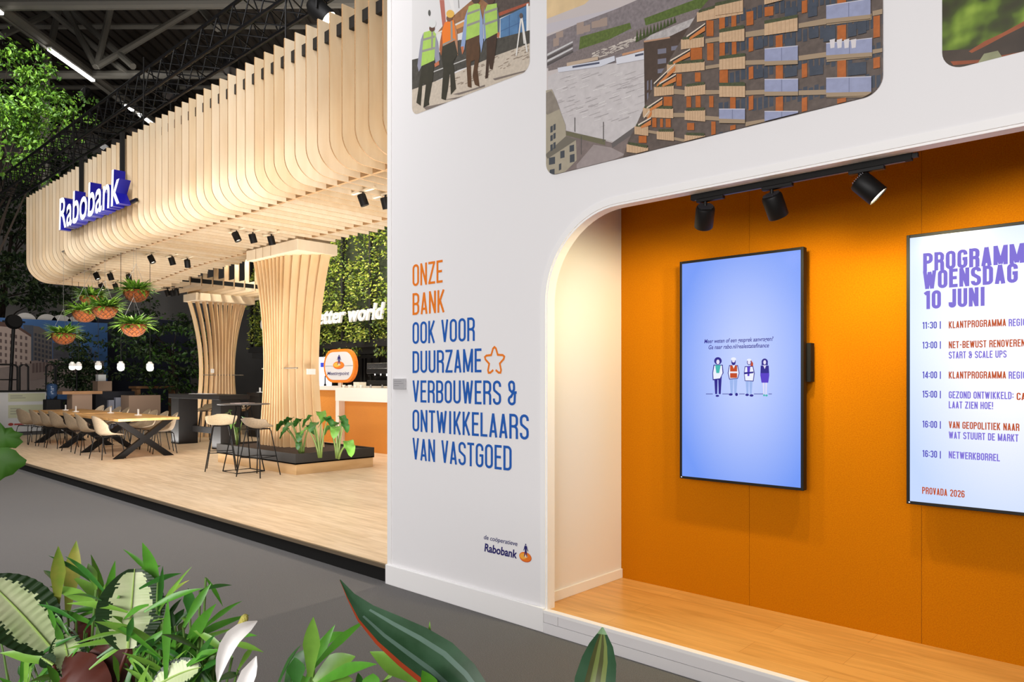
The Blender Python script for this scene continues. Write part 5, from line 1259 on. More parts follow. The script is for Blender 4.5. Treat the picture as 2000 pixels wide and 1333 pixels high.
# ------------------------------------------------------------------ hanging fern baskets
COCO = M('coco_basket', (160, 84, 32), 0.9, noise=1, rgb2=(122, 62, 24), scale=30, bump=.5)
FERN = [M('fern_a', (104, 150, 44), 0.5), M('fern_b', (142, 182, 66), 0.5), M('fern_c', (66, 108, 32), 0.5)]
WIRE = M('hanging_wire', (150, 148, 144), 0.4, 0.6)
BD = ['topmost hanging fern basket, right of the others under the canopy', 'hanging fern basket at the middle, overlapping the one behind it', 'hanging fern basket left of the middle, lower and half behind', 'hanging fern basket at the back, above the overlapping pair', 'bright hanging fern basket, lowest on the right', 'lone hanging fern basket in front of the city picture, lowest on the left']
for i, (px, py, F_, rb) in enumerate(((266, 573, 13.4, .215), (205, 606, 13.6, .215), (165, 613, 14.2, .21), (178, 584, 15.2, .22), (261, 640, 13.2, .215), (124, 657, 14.6, .21))):
    c0 = onF(px, py, F_)
    t = thing('hanging_basket', BD[i], 'hanging plant', tuple(c0), 0, 'fern baskets hung from the canopy')
    rnd = random.Random(20 + i)
    f = MB(COCO); f.lathe([(0, -.17), (.08, -.162), (.155, -.115), (.205, -.04), (rb + .012, .05), (rb - .02, .05), (.17, -.0), (0, 0)], 22, c=tuple(c0)); f.build('bowl', t, world=True, smooth=True)
    f = MB(M('basket_wire', (70, 44, 24), 0.5))
    for a in range(0, 360, 30):
        for s_ in (-1, 1): f.tube([c0 + Vector((math.cos(R(a + s_ * q * 28)) * r_ * 1.02, math.sin(R(a + s_ * q * 28)) * r_ * 1.02, h_)) for q, (r_, h_) in enumerate(((rb + .012, .05), (.205, -.04), (.155, -.117), (.07, -.166)))], .004, n=4)
    f.build('wire_frame', t, world=True)
    ztop = zbot(c0.x)[0] + .27
    hook = c0 + Vector((0, 0, min(.55, ztop - c0.z - .2)))
    for a in (30, 150, 270):
        f = MB(WIRE); f.tube([c0 + Vector((rb * math.cos(R(a)), rb * math.sin(R(a)), .05)), hook], .0025, n=4); f.build('hanging_wire', t, world=True)
    f = MB(WIRE); f.tube([hook, Vector((hook.x, hook.y, ztop))], .0025, n=4); f.box(hook.x - .14, hook.x + .14, hook.y - .01, hook.y + .01, ztop - .012, ztop + .01); f.build('hanging_wire', t, world=True)
    f = MB()
    for k in range(190):
        a = rnd.uniform(0, 360); el = rnd.uniform(-.05, 1.6); d = Vector((math.cos(R(a)), math.sin(R(a)), el)); 
        b0 = c0 + Vector((math.cos(R(a)) * .08, math.sin(R(a)) * .08, .04))
        leaf_surface(f, b0, d, (0, 0, 1), rnd.uniform(.2, .38), rnd.uniform(.045, .075), rnd.choice(FERN), rnd.uniform(.2, .5), .2, 5, 'blade', .18)
    f.build('fern', t, world=True)

# ------------------------------------------------------------------ lighting truss over the stand
def truss(label, a, b, sy, sz, cat='truss', pitch=.5, r=.025, ax='x'):
    r = .028; pitch = .5
    a = Vector(a); b = Vector(b); d = (b - a); L = d.length; d.normalize(); sd = Vector((0, 0, 1)).cross(d)
    t = thing('lighting_truss', label, cat, tuple((a + b) / 2))
    off = [sd * u * sy / 2 + Vector((0, 0, v * sz / 2)) for u, v in ((-1, -1), (1, -1), (1, 1), (-1, 1))]
    for o_ in off: f = MB(DARKMETAL); f.tube([a + o_, b + o_], r, n=8); f.build('chord', t, world=True)
    n = int(L / pitch)
    for i in range(4):
        f = MB(DARKMETAL)
        for k in range(n):
            p = a + d * (L * k / n); q = a + d * (L * (k + .5) / n); r2 = a + d * (L * (k + 1) / n)
            f.tube([p + off[i], q + off[(i + 1) % 4], r2 + off[i]], r * .42, n=5, cap=False)
        f.build('bracing', t, world=True)
    return t
truss('black lighting truss running above the canopy front', (-27.5, 5.1, 6.81), (-4.9, 5.1, 6.81), .42, .42)
truss('black lighting truss farther back above the canopy', (-27.5, 8.6, 6.7), (-8.0, 8.6, 6.7), .42, .42)
def stage_lamp(px, py, F_, ztop, label, tgt, lit=False):
    c0 = onF(px, py, F_)
    t = thing('stage_lamp', label, 'stage lamp', tuple(c0), 0, 'black stage lamps hung from the trusses')
    f = MB(BLACK); f.tube([c0 + Vector((0, 0, .1)), Vector((c0.x, c0.y, ztop))], .02, n=6); f.build('hanger', t, world=True)
    ax = (Vector(tgt) - c0).normalized(); Q = ax.to_track_quat('Z', 'Y').to_matrix().to_4x4()
    f = MB(BLACK); f.lathe([(0, -.2), (.07, -.2), (.12, -.12), (.125, .14), (.11, .14), (.11, .12)], 20, c=tuple(c0), M4=Q); smoothby(f.build('housing', t, world=True))
    f = MB(BLACK); f.tube([c0 + Q.to_3x3() @ Vector((-.14, 0, 0)), c0 + Q.to_3x3() @ Vector((-.14, 0, 0)) + Vector((0, 0, .2)), c0 + Q.to_3x3() @ Vector((.14, 0, 0)) + Vector((0, 0, .2)), c0 + Q.to_3x3() @ Vector((.14, 0, 0))], .012, n=6); f.build('yoke', t, world=True)
    f = MB(M('stage_lens', (255, 244, 224), 0.4, emit=8) if lit else M('stage_lens_dark', (60, 60, 64), 0.15)); f.lathe([(0, .125), (.11, .125)], 20, c=tuple(c0), M4=Q); f.build('lens', t, world=True)
stage_lamp(628, 26, 9.0, 6.62, 'black stage lamp with glowing lens at the top, near the white wall', tuple(onF(628, 26, 9.0) + Vector((SH, CH, 0)) - Vector((0, 0, .95)) + Vector((CH, -SH, 0)) * .18), True)
stage_lamp(450, 128, 12.2, 6.5, 'black stage lamp behind the canopy rim, under the long truss', (-10, 5, 2))
stage_lamp(334, 178, 13.3, 6.62, 'small black stage lamp on a rod at the middle of the long truss', (-12, 4, 2))
stage_lamp(264, 250, 15.4, 6.62, 'black stage lamp where the ceiling light meets the canopy rim', (-14, 4, 2))
stage_lamp(165, 185, 19.2, 9.0, 'large black stage lamp hanging beside the bright tree', (-22, 3, 3))
stage_lamp(205, 280, 17.0, 6.62, 'black stage lamp above the blue sign', (-16, 4, 2))

# ------------------------------------------------------------------ hall roof, its steel and strip lights
DV = Vector((-CH, SH, 0)); EV = Vector((SH, CH, 0))
ROOFM = M('roof_deck', (62, 55, 48), 0.8, noise=.3, scale=40, stretch=(1, 1, 1))
f = MB(ROOFM)
def HP(F_, r_, z): return DV * F_ + EV * r_ + Vector((0, 0, z))
f.face([HP(11, -34, 14.2), HP(11, 14, 14.2), HP(60, 14, 14.2), HP(60, -34, 14.2)])
for k in range(120):
    r_ = -34 + k * .4; f.face([HP(11, r_, 14.19), HP(60, r_, 14.19), HP(60, r_ + .16, 14.1), HP(11, r_ + .16, 14.1)])
struct(f.build('ceiling'))
STEEL = M('roof_steel', (104, 101, 94), 0.6)
ZB, ZT = 11.2, 13.9
rt = thing('roof_truss', 'grey tubular steel roof truss high under the hall roof', 'roof truss', tuple(onZ(190, 130, ZB)))
def rtube(a, b, r_, za=ZB, zb=ZB):
    f = MB(STEEL); f.tube([onZ(*a, za), onZ(*b, zb)], r_, n=10); f.build('tube', rt, world=True)
rtube((-60, -30), (330, 262), .17)
rtube((-200, 146), (430, 146), .13); rtube((430, 146), (640, 146), .13)
rtube((-60, 10), (700, 4), .14)
for a, b in (((222, -10), (190, 130)), ((188, 130), (120, 5)), ((190, 130), (392, 10)), ((260, 130), (128, 12)), ((250, 145), (60, -10)), ((0, 70), (110, 20)), ((115, 15), (90, 130)), ((375, -5), (425, 55))):
    hi = min(a, b, key=lambda p: p[1]); lo = max(a, b, key=lambda p: p[1])
    f = MB(STEEL); A0 = onZ(*lo, ZB); B0 = onF(hi[0], hi[1], A0.length * 0 + (ZT - EYE) * FPX / max(60, HY - hi[1])); f.tube([A0, B0], .10, n=8); f.build('tube', rt, world=True)
for k in range(6):
    f = MB(STEEL); F_ = 24 + k * 5; f.tube([HP(F_, -30, 13.4), HP(F_, 12, 13.4)], .09, n=8); f.build('purlin', rt, world=True)
f = MB(STEEL); a = onZ(86, 145, ZB); f.tube([a, (a.x, a.y, 5.0)], .16, n=10); f.build('column', rt, world=True)
cd = thing('light_rail', 'grey rail carrying the ceiling strip lights', 'rail', tuple(onZ(96, 97, 10.95)))
f = MB(STEEL); f.tube([onZ(-30, 8, 11.0), onZ(305, 246, 11.0)], .045, n=6); f.build('rail', cd, world=True)
for i, (a, b) in enumerate((((-14, 14), (3, 27)), ((96, 97), (182, 158)), ((246, 206), (259, 216)), ((271, 223), (300, 244)))):
    p, q = onZ(*a, 10.93), onZ(*b, 10.93)
    t = thing('strip_light', 'glowing ceiling strip light, %s' % ['at the left edge of the view', 'longest, beside the bright tree', 'short piece seen through the truss', 'last one, touching the canopy rim'][i], 'strip light', tuple((p + q) / 2), 0, 'ceiling strip lights')
    f = MB(M('strip_tube', (255, 252, 244), 0.4, emit=14)); f.beam(p, q, .10, .05); f.build('tube', t, world=True)
    f = MB(M('strip_housing', (200, 200, 198), 0.5)); f.beam(p + Vector((0, 0, .05)), q + Vector((0, 0, .05)), .14, .05); f.build('housing', t, world=True)

# ------------------------------------------------------------------ hall behind the stand
f = MB(M('hall_wall_grey', (128, 125, 122), 0.9, noise=.12, scale=.8)); f.box(-40.2, -40, -6, 46, 0, 14); struct(f.build('wall_left'))
f = MB(M('hall_wall_dark', (40, 40, 46), 0.9)); f.box(-40, -6, 40, 40.2, 0, 14); struct(f.build('wall_back'))
# city picture
BX = -31.0
cb = thing('city_billboard', 'large backlit-style picture of a city street at the left, beyond the platform', 'billboard', (BX, onX(100, 700, BX).y, 0))
def BP(pts, m, k): return [onX(a, b, BX + .002 + k * .002) for a, b in pts]
f = MB(M('bill_frame', (40, 40, 42), 0.6)); p = onX(-60, 622, BX); q = onX(210, 740, BX)
f.box(BX - .12, BX, p.y, q.y, 0, onX(100, 626, BX).z); f.build('panel', cb, world=True)
f = MB(); zt_ = onX(100, 626, BX).z
def bq(y0, z0, y1, z1, m, k): f.face([(BX + .002 + k * .002, y0, z0), (BX + .002 + k * .002, y1, z0), (BX + .002 + k * .002, y1, z1), (BX + .002 + k * .002, y0, z1)], m)
bq(p.y, .9, q.y, zt_, M('bill_sky', (84, 132, 196), 0.6, noise=.2, scale=.6), 0)
def bpx(pts, m, k, sc=.225, oy=600): f.face([onX(a * sc, oy + b * sc, BX + .002 + k * .003) for a, b in pts][::-1], m)
bpx([(-200, 470), (900, 470), (900, 760), (-200, 760)], M('bill_street', (176, 158, 150), 0.6, noise=.2, scale=2), 1)
bpx([(600, 330), (640, 280), (690, 260), (690, 480), (600, 520)], M('bill_tower', (96, 112, 140), 0.6), 1); bpx([(760, 350), (800, 350), (800, 460), (760, 470)], M('bill_tower', ()) if False else _mats['bill_tower'], 1); bpx([(815, 380), (835, 380), (835, 460), (815, 460)], _mats['bill_tower'], 1)
bpx([(460, 310), (600, 310), (600, 460), (460, 480)], M('bill_grey', (98, 96, 102), 0.6, noise=.3, scale=6), 2)
bpx([(200, 155), (340, 170), (455, 245), (455, 470), (260, 500)], M('bill_mid', (120, 112, 108), 0.6), 3); bpx([(200, 155), (290, 160), (290, 470), (260, 480)], M('bill_slate', (92, 100, 116), 0.6), 4)
bpx([(-200, 90), (140, 150), (270, 240), (270, 490), (-200, 560)], M('bill_cream', (206, 184, 172), 0.6), 5); bpx([(-200, 90), (140, 150), (270, 240), (270, 262), (140, 180), (-200, 150)], M('bill_roof', (110, 82, 72), 0.6), 6)
bpx([(260, 470), (500, 450), (500, 600), (260, 640)], M('bill_arcade', (160, 140, 132), 0.6), 5)
for r_ in range(6):
    for k in range(5): x = 300 + k * 32; y = 225 + r_ * 42 + k * 8; bpx([(x, y), (x + 18, y + 4), (x + 18, y + 28), (x, y + 26)], M('bill_pane', (70, 72, 84), 0.6), 7)
for r_ in range(5):
    for k in range(8): x = -90 + k * 44; y = 205 + r_ * 58 + k * 7; bpx([(x, y), (x + 18, y + 3), (x + 18, y + 34), (x, y + 32)], M('bill_pane2', (120, 100, 96), 0.6), 7)
for k in range(7): bpx([(280 + k * 30, 490 - k * 3), (300 + k * 30, 488 - k * 3), (300 + k * 30, 570 - k * 3), (280 + k * 30, 575 - k * 3)], M('bill_pane2', ()) if False else _mats['bill_pane2'], 8)
f.build('picture', cb, world=True)
for px in (50, 92, 120, 150):
    a = onX(px, 625, BX - .2); f = MB(M('scallop_white', (236, 232, 226), 0.7)); f.prism([(a.y + .34 * math.cos(R(t)), zt_ - .06 + .3 * math.sin(R(t))) for t in range(0, 181, 15)], lambda u, v, k: (BX - .22 + .04 * k, u, v)); f.build('scallop', cb, world=True)
spot('billboard_fill', (-25, 2.5, 6.0), (BX, 5.5, 2.6), 260, 90, .8, (1, .95, .92), .3)  # added spot to brighten the billboard, no lamp modelled
spot('hall_wall_fill', (-30, 12, 9), (-40, 14, 5), 500, 130, .9, (1, .95, .9), .5)  # added spot to lift the grey hall wall, no lamp modelled

# white fence panel in front of it
FXP = -26.6
a = onX(-80, 766, FXP); b = onX(90, 766, FXP)
fp = thing('exhibition_panel', 'low white panel with two pale text fields at the left, behind the tables', 'panel', (FXP, (a.y + b.y) / 2, 0))
f = MB(M('panel_white', (214, 212, 210), 0.6)); f.box(FXP - .06, FXP, a.y, b.y, .02, b.z); f.build('board', fp, world=True)
f = MB(MATBLACK); f.box(FXP - .3, FXP + .03, a.y, b.y, b.z, b.z + .06); f.build('top_ledge', fp, world=True)
f = MB(M('panel_field', (196, 196, 164), 0.6))
for (x0, y0, x1, y1) in ((16, 769, 88, 784), (16, 792, 88, 815)):
    p, q = onX(x0, y0, FXP), onX(x1, y1, FXP); f.box(FXP, FXP + .004, p.y, q.y, q.z, p.z)
f.build('text_field', fp, world=True)
f = MB(M('panel_line', (160, 160, 140), 0.6))
for (x0, x1, y) in ((20, 44, 773), (20, 50, 777), (20, 40, 798), (20, 46, 803), (20, 42, 808)):
    p, q = onX(x0, y, FXP), onX(x1, y + 1, FXP); f.box(FXP + .003, FXP + .006, p.y, q.y, p.z - .03, p.z)
f.build('text_line', fp, world=True)
p = onX(21, 829.5, FXP); f = MB(M('panel_logo', (170, 60, 50), 0.6)); f.prism(oval_poly(p.y, p.z, .07, .045), lambda u, v, k: (FXP + .002 + .003 * k, u, v)); f.box(FXP, FXP + .005, p.y + .09, p.y + .35, p.z - .03, p.z + .02); f.build('small_logo', fp, world=True)
# railings above it
for i, (x0, x1) in enumerate(((-30, 34), (38.5, 55), (90, 107), (110, 150))):
    p0 = onX(x0, 712, FXP - .15); p1 = onX(x1, 712, FXP - .15); zb2 = b.z + .05 if x1 < 100 else 0.0
    t = thing('tube_railing', 'black tube railing at the left, %s' % ['longest, above the white panel', 'narrow one above the white panel', 'beside the water cooler', 'behind the wooden pedestal table'][i], 'railing', (FXP - .15, (p0.y + p1.y) / 2, zb2), 0, 'black tube railings at the left')
    f = MB(BLACK); r_ = .08; f.tube([(FXP - .15, p0.y, zb2), (FXP - .15, p0.y, p0.z - r_), (FXP - .15, p0.y + r_ * .6, p0.z - .02), (FXP - .15, p0.y + r_ * 1.6, p0.z), (FXP - .15, p1.y - r_ * 1.6, p0.z), (FXP - .15, p1.y - r_ * .6, p0.z - .02), (FXP - .15, p1.y, p0.z - r_), (FXP - .15, p1.y, zb2)], .028, n=8); f.build('tube', t, world=True)
    if i == 0: f = MB(BLACK); zz = onX(10, 742, FXP - .15).z; f.tube([(FXP - .15, p0.y, zz), (FXP - .15, p1.y, zz)], .02, n=6); f.build('crossbar', t, world=True)
# lamp on a pole
p = onX(27, 629, FXP - .3); q = onX(20, 764, FXP - .3)
t = thing('pole_lamp', 'round black lamp head on a tall black pole at the left edge', 'lamp', (q.x, q.y, q.z))
f = MB(BLACK); f.tube([q, p], .05, n=8); f.build('pole', t, world=True)
f = MB(BLACK); f.lathe([(0, -.14), (.2, -.14), (.24, 0), (.2, .14), (0, .14)], 20, c=tuple(p), M4=Matrix.Rotation(R(80), 4, 'Y')); f.tube([p + Vector((0, -.3, 0)), p + Vector((0, .3, 0))], .03); f.build('lamp_head', t, world=True)
# water cooler
def wbox(name, label, cat, px0, py0, px1, py1, X, dep, mat, z0=None, group=None):
    a = onX(px0, py0, X); b = onX(px1, py1, X); zlo = b.z if z0 is None else z0
    f = MB(mat); f.box(X - dep, X, a.y, b.y, zlo, a.z); o = f.build(name, None, (X - dep / 2, (a.y + b.y) / 2, zlo), bevel=.01)
    tag(o, label, cat, group); return o, a, b
a = onX(102, 760, -25.2)
t = thing('water_cooler', 'black water cooler with a blue bottle, right of the white panel', 'water cooler', (-25.2, a.y, 0))
f = MB(MATBLACK); f.box(-25.4, -25.05, a.y - .2, a.y + .2, 0, 1.05); f.build('body', t, world=True, bevel=.02)
f = MB(M('water_bottle', (60, 84, 120), 0.15, trans=.3)); zc = 1.05; f.lathe([(0, zc), (.05, zc), (.07, zc + .06), (.15, zc + .12), (.15, zc + .24), (.135, zc + .26), (.15, zc + .28), (.15, zc + .42), (.1, zc + .48), (0, zc + .48)], 20, c=(-25.22, a.y, 0)); f.build('bottle', t, world=True, smooth=True)
WOODB = M('background_oak', (168, 122, 80), 0.6, noise=.2, scale=4)
DARKB = M('background_dark', (28, 28, 36), 0.7)
CARTON = M('carton_brown', (150, 124, 104), 0.8)
t = thing('pedestal_table', 'wooden pedestal table behind the dining tables', 'table', (-24.6, onX(160, 770, -24.6).y, 0))
a = onX(122, 765, -24.6); b = onX(200, 771, -24.6); f = MB(WOODB); f.box(-25.3, -24.6, a.y, b.y, a.z - .09, a.z); f.build('table_top', t, world=True)
a2 = onX(141, 772, -24.7); b2 = onX(180, 772, -24.7); f = MB(CARTON); f.box(-25.2, -24.7, a2.y, b2.y, 0, a.z - .09); f.build('pedestal', t, world=True)
c0, a3, b3 = wbox('display_block', 'brown block standing on the low dark cabinet, right of the pedestal table', 'block', 191, 745, 219, 765, -25.6, .5, CARTON)
f = MB(M('carton_white', (200, 200, 198), 0.6)); p = onX(192, 732, -25.7); q = onX(207, 744, -25.7); f.box(-25.95, -25.7, p.y, q.y, a3.z, p.z); o = f.build('carton', None, (-25.8, (p.y + q.y) / 2, a3.z)); tag(o, 'small white carton on top of the brown block', 'carton')
a = onX(186, 765, -25.55); b = onX(262, 765, -25.55); f = MB(DARKB); f.box(-26.2, -25.5, a.y, b.y, 0, b3.z); o = f.build('cabinet', None, (-25.8, (a.y + b.y) / 2, 0)); tag(o, 'low dark cabinet behind the dining tables', 'cabinet')
for i, (x0, x1, y0) in enumerate(((212, 223, 782), (226, 236, 777))):
    p = onX(x0, y0, -25.3); q = onX(x1, 800, -25.3); f = MB(M('bin_white', (150, 152, 166), 0.6)); f.box(-25.45, -25.3, p.y, q.y, 0.02, p.z); o = f.build('poster_stand', None, (-25.37, (p.y + q.y) / 2, 0.02)); tag(o, 'pale upright poster stand in front of the low dark cabinet, %s one' % ['left, shorter', 'right, taller'][i], 'stand', 'poster stands before the dark cabinet')
p = onX(252, 773, -24.2); q = onX(314, 773, -24.2); f = MB(CARTON); f.box(-24.9, -24.2, p.y, q.y, 0, p.z); o = f.build('wooden_crate', None, (-24.5, (p.y + q.y) / 2, 0), bevel=.01); tag(o, 'large plain brown crate behind the dining tables', 'crate')
t = thing('bench_table', 'long wooden table in the dark behind the brown crate', 'table', (-26.5, onX(310, 760, -26.5).y, 0))
p = onX(266, 755, -26.5); q = onX(352, 755, -26.5); f = MB(WOODB); f.box(-27.2, -26.5, p.y, q.y, p.z - .08, p.z); f.build('table_top', t, world=True)
for u in (.08, .92):
    y = p.y + (q.y - p.y) * u; f = MB(WOODB); f.box(-27.1, -26.6, y - .06, y + .06, 0, p.z - .08); f.build('leg', t, world=True)
f = MB(M('navy_booth', (26, 30, 48), 0.6)); p = onX(188, 650, -33.0); q = onX(372, 650, -33.0); f.box(-33.6, -33, p.y, q.y, 0, 4.3); o = f.build('booth_wall', None, (-33.3, (p.y + q.y) / 2, 0)); 
bw = o; tag(o, 'dark navy booth wall with faint white letters behind the trees', 'booth')
a = onX(336, 690, -32.98); fb = MB(M('booth_letters', (150, 154, 160), 0.6))
vs, fs, g0, g1 = font_geo('K L', 0.0, 0, 0); b = onX(354, 690, -32.98)
fb.mesh([(-32.98, a.y + (b.y - a.y) * (v.x - g0) / (g1 - g0), a.z + v.y / CAPH * .26) for v in vs], fs); o = fb.build('letters', bw); o.data.transform(Matrix.Translation(-bw.location))
f = MB(M('navy_banner', (30, 36, 78), 0.7)); f.box(-34, -24, 19.5, 19.6, 3, 9); o = f.build('hall_banner', None, (-29, 19.55, 3)); tag(o, 'dark blue hanging panel seen through the canopy opening', 'banner')
f = MB(BLACK); 
for x in (-33, -25): f.tube([(x, 19.55, 8.9), (x, 19.55, 14.3)], .03, n=6)
f.build('hanger', o).data.transform(Matrix.Translation((29, -19.55, -3)))

# ------------------------------------------------------------------ trees
TRUNK = M('tree_bark', (52, 42, 34), 0.9)
def tree(label, base, blobs, leaf, mats, seed, dens, group=None, name='indoor_tree'):
    """blobs: (px, py, F, radius m)"""
    rnd = random.Random(seed); base = Vector(base)
    t = thing(name, label, 'tree', tuple(base), 0, group)
    pts = [onF(b[0], b[1], b[2]) for b in blobs]
    cen = sum(pts, Vector()) / len(pts)
    top = Vector((base.x * .5 + cen.x * .5, base.y * .5 + cen.y * .5, cen.z))
    f = MB(TRUNK); f.tube([base, base + (top - base) * .5 + Vector((.05, .08, 0)), top], [.13, .10, .05], n=8); f.build('trunk', t, world=True, smooth=True)
    f = MB(TRUNK)
    for p in pts:
        s0 = base + (top - base) * rnd.uniform(.45, .95); f.tube([s0, s0 + (p - s0) * .5 + Vector((0, 0, .15)), p], [.035, .022, .008], n=5)
    f.build('branch', t, world=True)
    f = MB()
    for (px, py, F_, rad), p in zip(blobs, pts):
        subs = [p + Vector((rnd.gauss(0, .6), rnd.gauss(0, .6), rnd.gauss(0, .42))) * rad for _ in range(12)]
        def pos(r_):
            s_ = r_.choice(subs); return s_ + Vector((r_.gauss(0, .24), r_.gauss(0, .24), r_.gauss(0, .07))) * rad
        leafcloud(f, int(dens * rad * rad), pos, leaf, mats, rnd, (0, 0, -.4))
    f.build('foliage', t, world=True)
    return t
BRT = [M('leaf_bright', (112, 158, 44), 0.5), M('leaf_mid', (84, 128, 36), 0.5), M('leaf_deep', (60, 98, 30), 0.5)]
DRK = [M('leaf_dark', (40, 62, 30), 0.6), M('leaf_darker', (30, 48, 24), 0.6), M('leaf_olive', (58, 74, 36), 0.6)]  # low leaf colours stand in for the far trees being unlit
tb = onF(-62, 840, 20.5)
tree('bright green tree at the top left, lit from above', (tb.x, tb.y, 0), [(15, 120, 19, .75), (40, 170, 19, .8), (10, 210, 19, .9), (60, 215, 19, .75), (112, 205, 19, .6), (140, 205, 18.8, .35), (95, 140, 19, .45), (75, 110, 19, .4), (30, 265, 19, .8), (80, 262, 19, .6), (20, 320, 19, .7), (120, 235, 19.2, .45), (55, 300, 19, .5)], .13, BRT, 3, 760, None)
spot('tree_light', (-19.5, 2.0, 9.5), tuple(onF(60, 200, 19)), 1500, 50, .6, (1, .97, .9), .1)
tb = onF(-30, 800, 28)
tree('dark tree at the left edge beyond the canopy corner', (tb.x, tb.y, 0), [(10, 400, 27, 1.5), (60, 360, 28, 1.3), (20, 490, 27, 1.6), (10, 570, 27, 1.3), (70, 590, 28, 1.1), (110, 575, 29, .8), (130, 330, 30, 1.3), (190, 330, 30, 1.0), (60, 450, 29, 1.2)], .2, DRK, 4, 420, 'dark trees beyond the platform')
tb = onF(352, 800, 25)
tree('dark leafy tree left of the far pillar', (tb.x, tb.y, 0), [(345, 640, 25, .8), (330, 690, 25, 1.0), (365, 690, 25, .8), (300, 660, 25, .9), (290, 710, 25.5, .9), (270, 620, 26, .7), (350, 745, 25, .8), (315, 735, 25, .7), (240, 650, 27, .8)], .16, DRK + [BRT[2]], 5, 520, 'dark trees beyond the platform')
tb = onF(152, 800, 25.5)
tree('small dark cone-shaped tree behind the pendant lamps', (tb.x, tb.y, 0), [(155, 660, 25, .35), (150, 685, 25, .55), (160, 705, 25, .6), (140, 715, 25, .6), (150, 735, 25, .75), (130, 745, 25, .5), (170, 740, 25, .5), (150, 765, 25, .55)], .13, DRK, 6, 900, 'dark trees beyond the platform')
# ------------------------------------------------------------------ plants in the trough right in front of the camera
TA_ = Vector((-2.35, 0.45, 0)); TB_ = Vector((-0.78, 1.28, 0)); TD = (TB_ - TA_).normalized(); TN = Vector((-TD.y, TD.x, 0))
tc_ = (TA_ + TB_) / 2
t = thing('plant_trough', 'long white trough holding the foreground plants, below the view', 'planter', tuple(tc_))
f = MB(WHITE)
for s_, w_ in ((-1, .26), (1, .26)): f.beam(TA_ - TD * .15 + TN * (s_ * w_) + Vector((0, 0, .3)), TB_ + TD * .3 + TN * (s_ * w_) + Vector((0, 0, .3)), .03, .6)
for p_ in (TA_ - TD * .15, TB_ + TD * .3): f.beam(p_ - TN * .26 + Vector((0, 0, .3)), p_ + TN * .26 + Vector((0, 0, .3)), .03, .6)
f.build('trough', t, world=True)
f = MB(SOIL); f.beam(TA_ - TD * .13 + Vector((0, 0, .28)), TB_ + TD * .28 + Vector((0, 0, .28)), .5, .5); f.build('soil', t, world=True)
SOILZ = 0.53
def soil_pt(px, off=0.0):
    """point of the trough's middle line seen in column px"""
    d = ray(px, HY); n = Vector((-d.y, d.x, 0))
    s_ = -(TA_.dot(n)) / TD.dot(n)
    return TA_ + TD * s_ + TN * off + Vector((0, 0, SOILZ))
def FF(px): return soil_pt(px).dot(DV)
PALM = [M('palm_leaf', (84, 150, 44), 0.35, noise=.25, scale=30), M('palm_leaf_light', (124, 174, 66), 0.35, noise=.2, scale=30), M('palm_leaf_deep', (54, 114, 40), 0.35, noise=.25, scale=30)]
PALMY = M('palm_leaf_yellowed', (118, 158, 52), 0.4, noise=1, rgb2=(186, 178, 84), scale=16)
def strip(f, pts, widths, up, mats, cols=4, fold=.12, wave=0.0):
    """leaf along a 3D centre line; mats: function(row fraction, column) -> material"""
    pts = [Vector(p) for p in pts]; n = len(pts); u = Vector(up).normalized(); R_ = []
    for i, p in enumerate(pts):
        d = (pts[min(n - 1, i + 1)] - pts[max(0, i - 1)]).normalized(); sd = d.cross(u)
        sd = sd.normalized() if sd.length > 1e-3 else d.orthogonal().normalized(); nn = sd.cross(d)
        h = widths[i] / 2
        R_.append([p + sd * (h * (2 * j / cols - 1)) + nn * (fold * h * abs(2 * j / cols - 1) ** 1.2 + wave * h * abs(2 * j / cols - 1) * math.sin(i * 1.9 + (j > cols / 2) * 2)) for j in range(cols + 1)])
    for i in range(n - 1):
        for j in range(cols):
            f.face([R_[i][j], R_[i][j + 1], R_[i + 1][j + 1], R_[i + 1][j]], mats(i / (n - 1), j))
def bez(a, b, c, n): return [a * ((1 - t) ** 2) + b * (2 * t * (1 - t)) + c * (t * t) for t in [i / n for i in range(n + 1)]]
def weld(o):
    me = o.data
    import bmesh
    bm = bmesh.new(); bm.from_mesh(me); bmesh.ops.remove_doubles(bm, verts=bm.verts, dist=1e-5); bm.to_mesh(me); bm.free()
    me.polygons.foreach_set('use_smooth', [True] * len(me.polygons)); return o
def blade(t, rnd, bx, by, tx, ty, wpx, mat, dF=0.0, droop=.12, shape=1.0):
    F0 = FF(bx) + rnd.uniform(-.12, .12); F1 = F0 + dF + rnd.uniform(-.1, .1)
    a = onF(bx, by, F0); c = onF(tx, ty, F1); L = (c - a).length
    b = (a + c) / 2 + Vector((0, 0, L * droop))
    n = 8; pts = bez(a, b, c, n); wm = 1.25 * wpx * F0 / FPX
    wd = [wm * (0.3 + 1.4 * (i / n) if i / n < .5 else max(.03, 1 - ((i / n - .5) / .5) ** 1.5 * shape)) for i in range(n + 1)]
    f = MB(mat); view = (EYEV - (a + c) / 2).normalized() + Vector((rnd.uniform(-.5, .5), rnd.uniform(-.5, .5), .5))
    strip(f, pts, wd, view, lambda r_, j: mat, 2, .25)
    return weld(f.build('leaf', t, world=True))
def fplant(label, px, name='palm_plant', cat='plant', group=None):
    s_ = soil_pt(px); return thing(name, label, cat, tuple(s_), 0, group)
Z7 = lambda a, b: (a * .25, 1030 + b * .25)
Z8 = lambda a, b: (400 + a * .42, 1100 + b * .42)
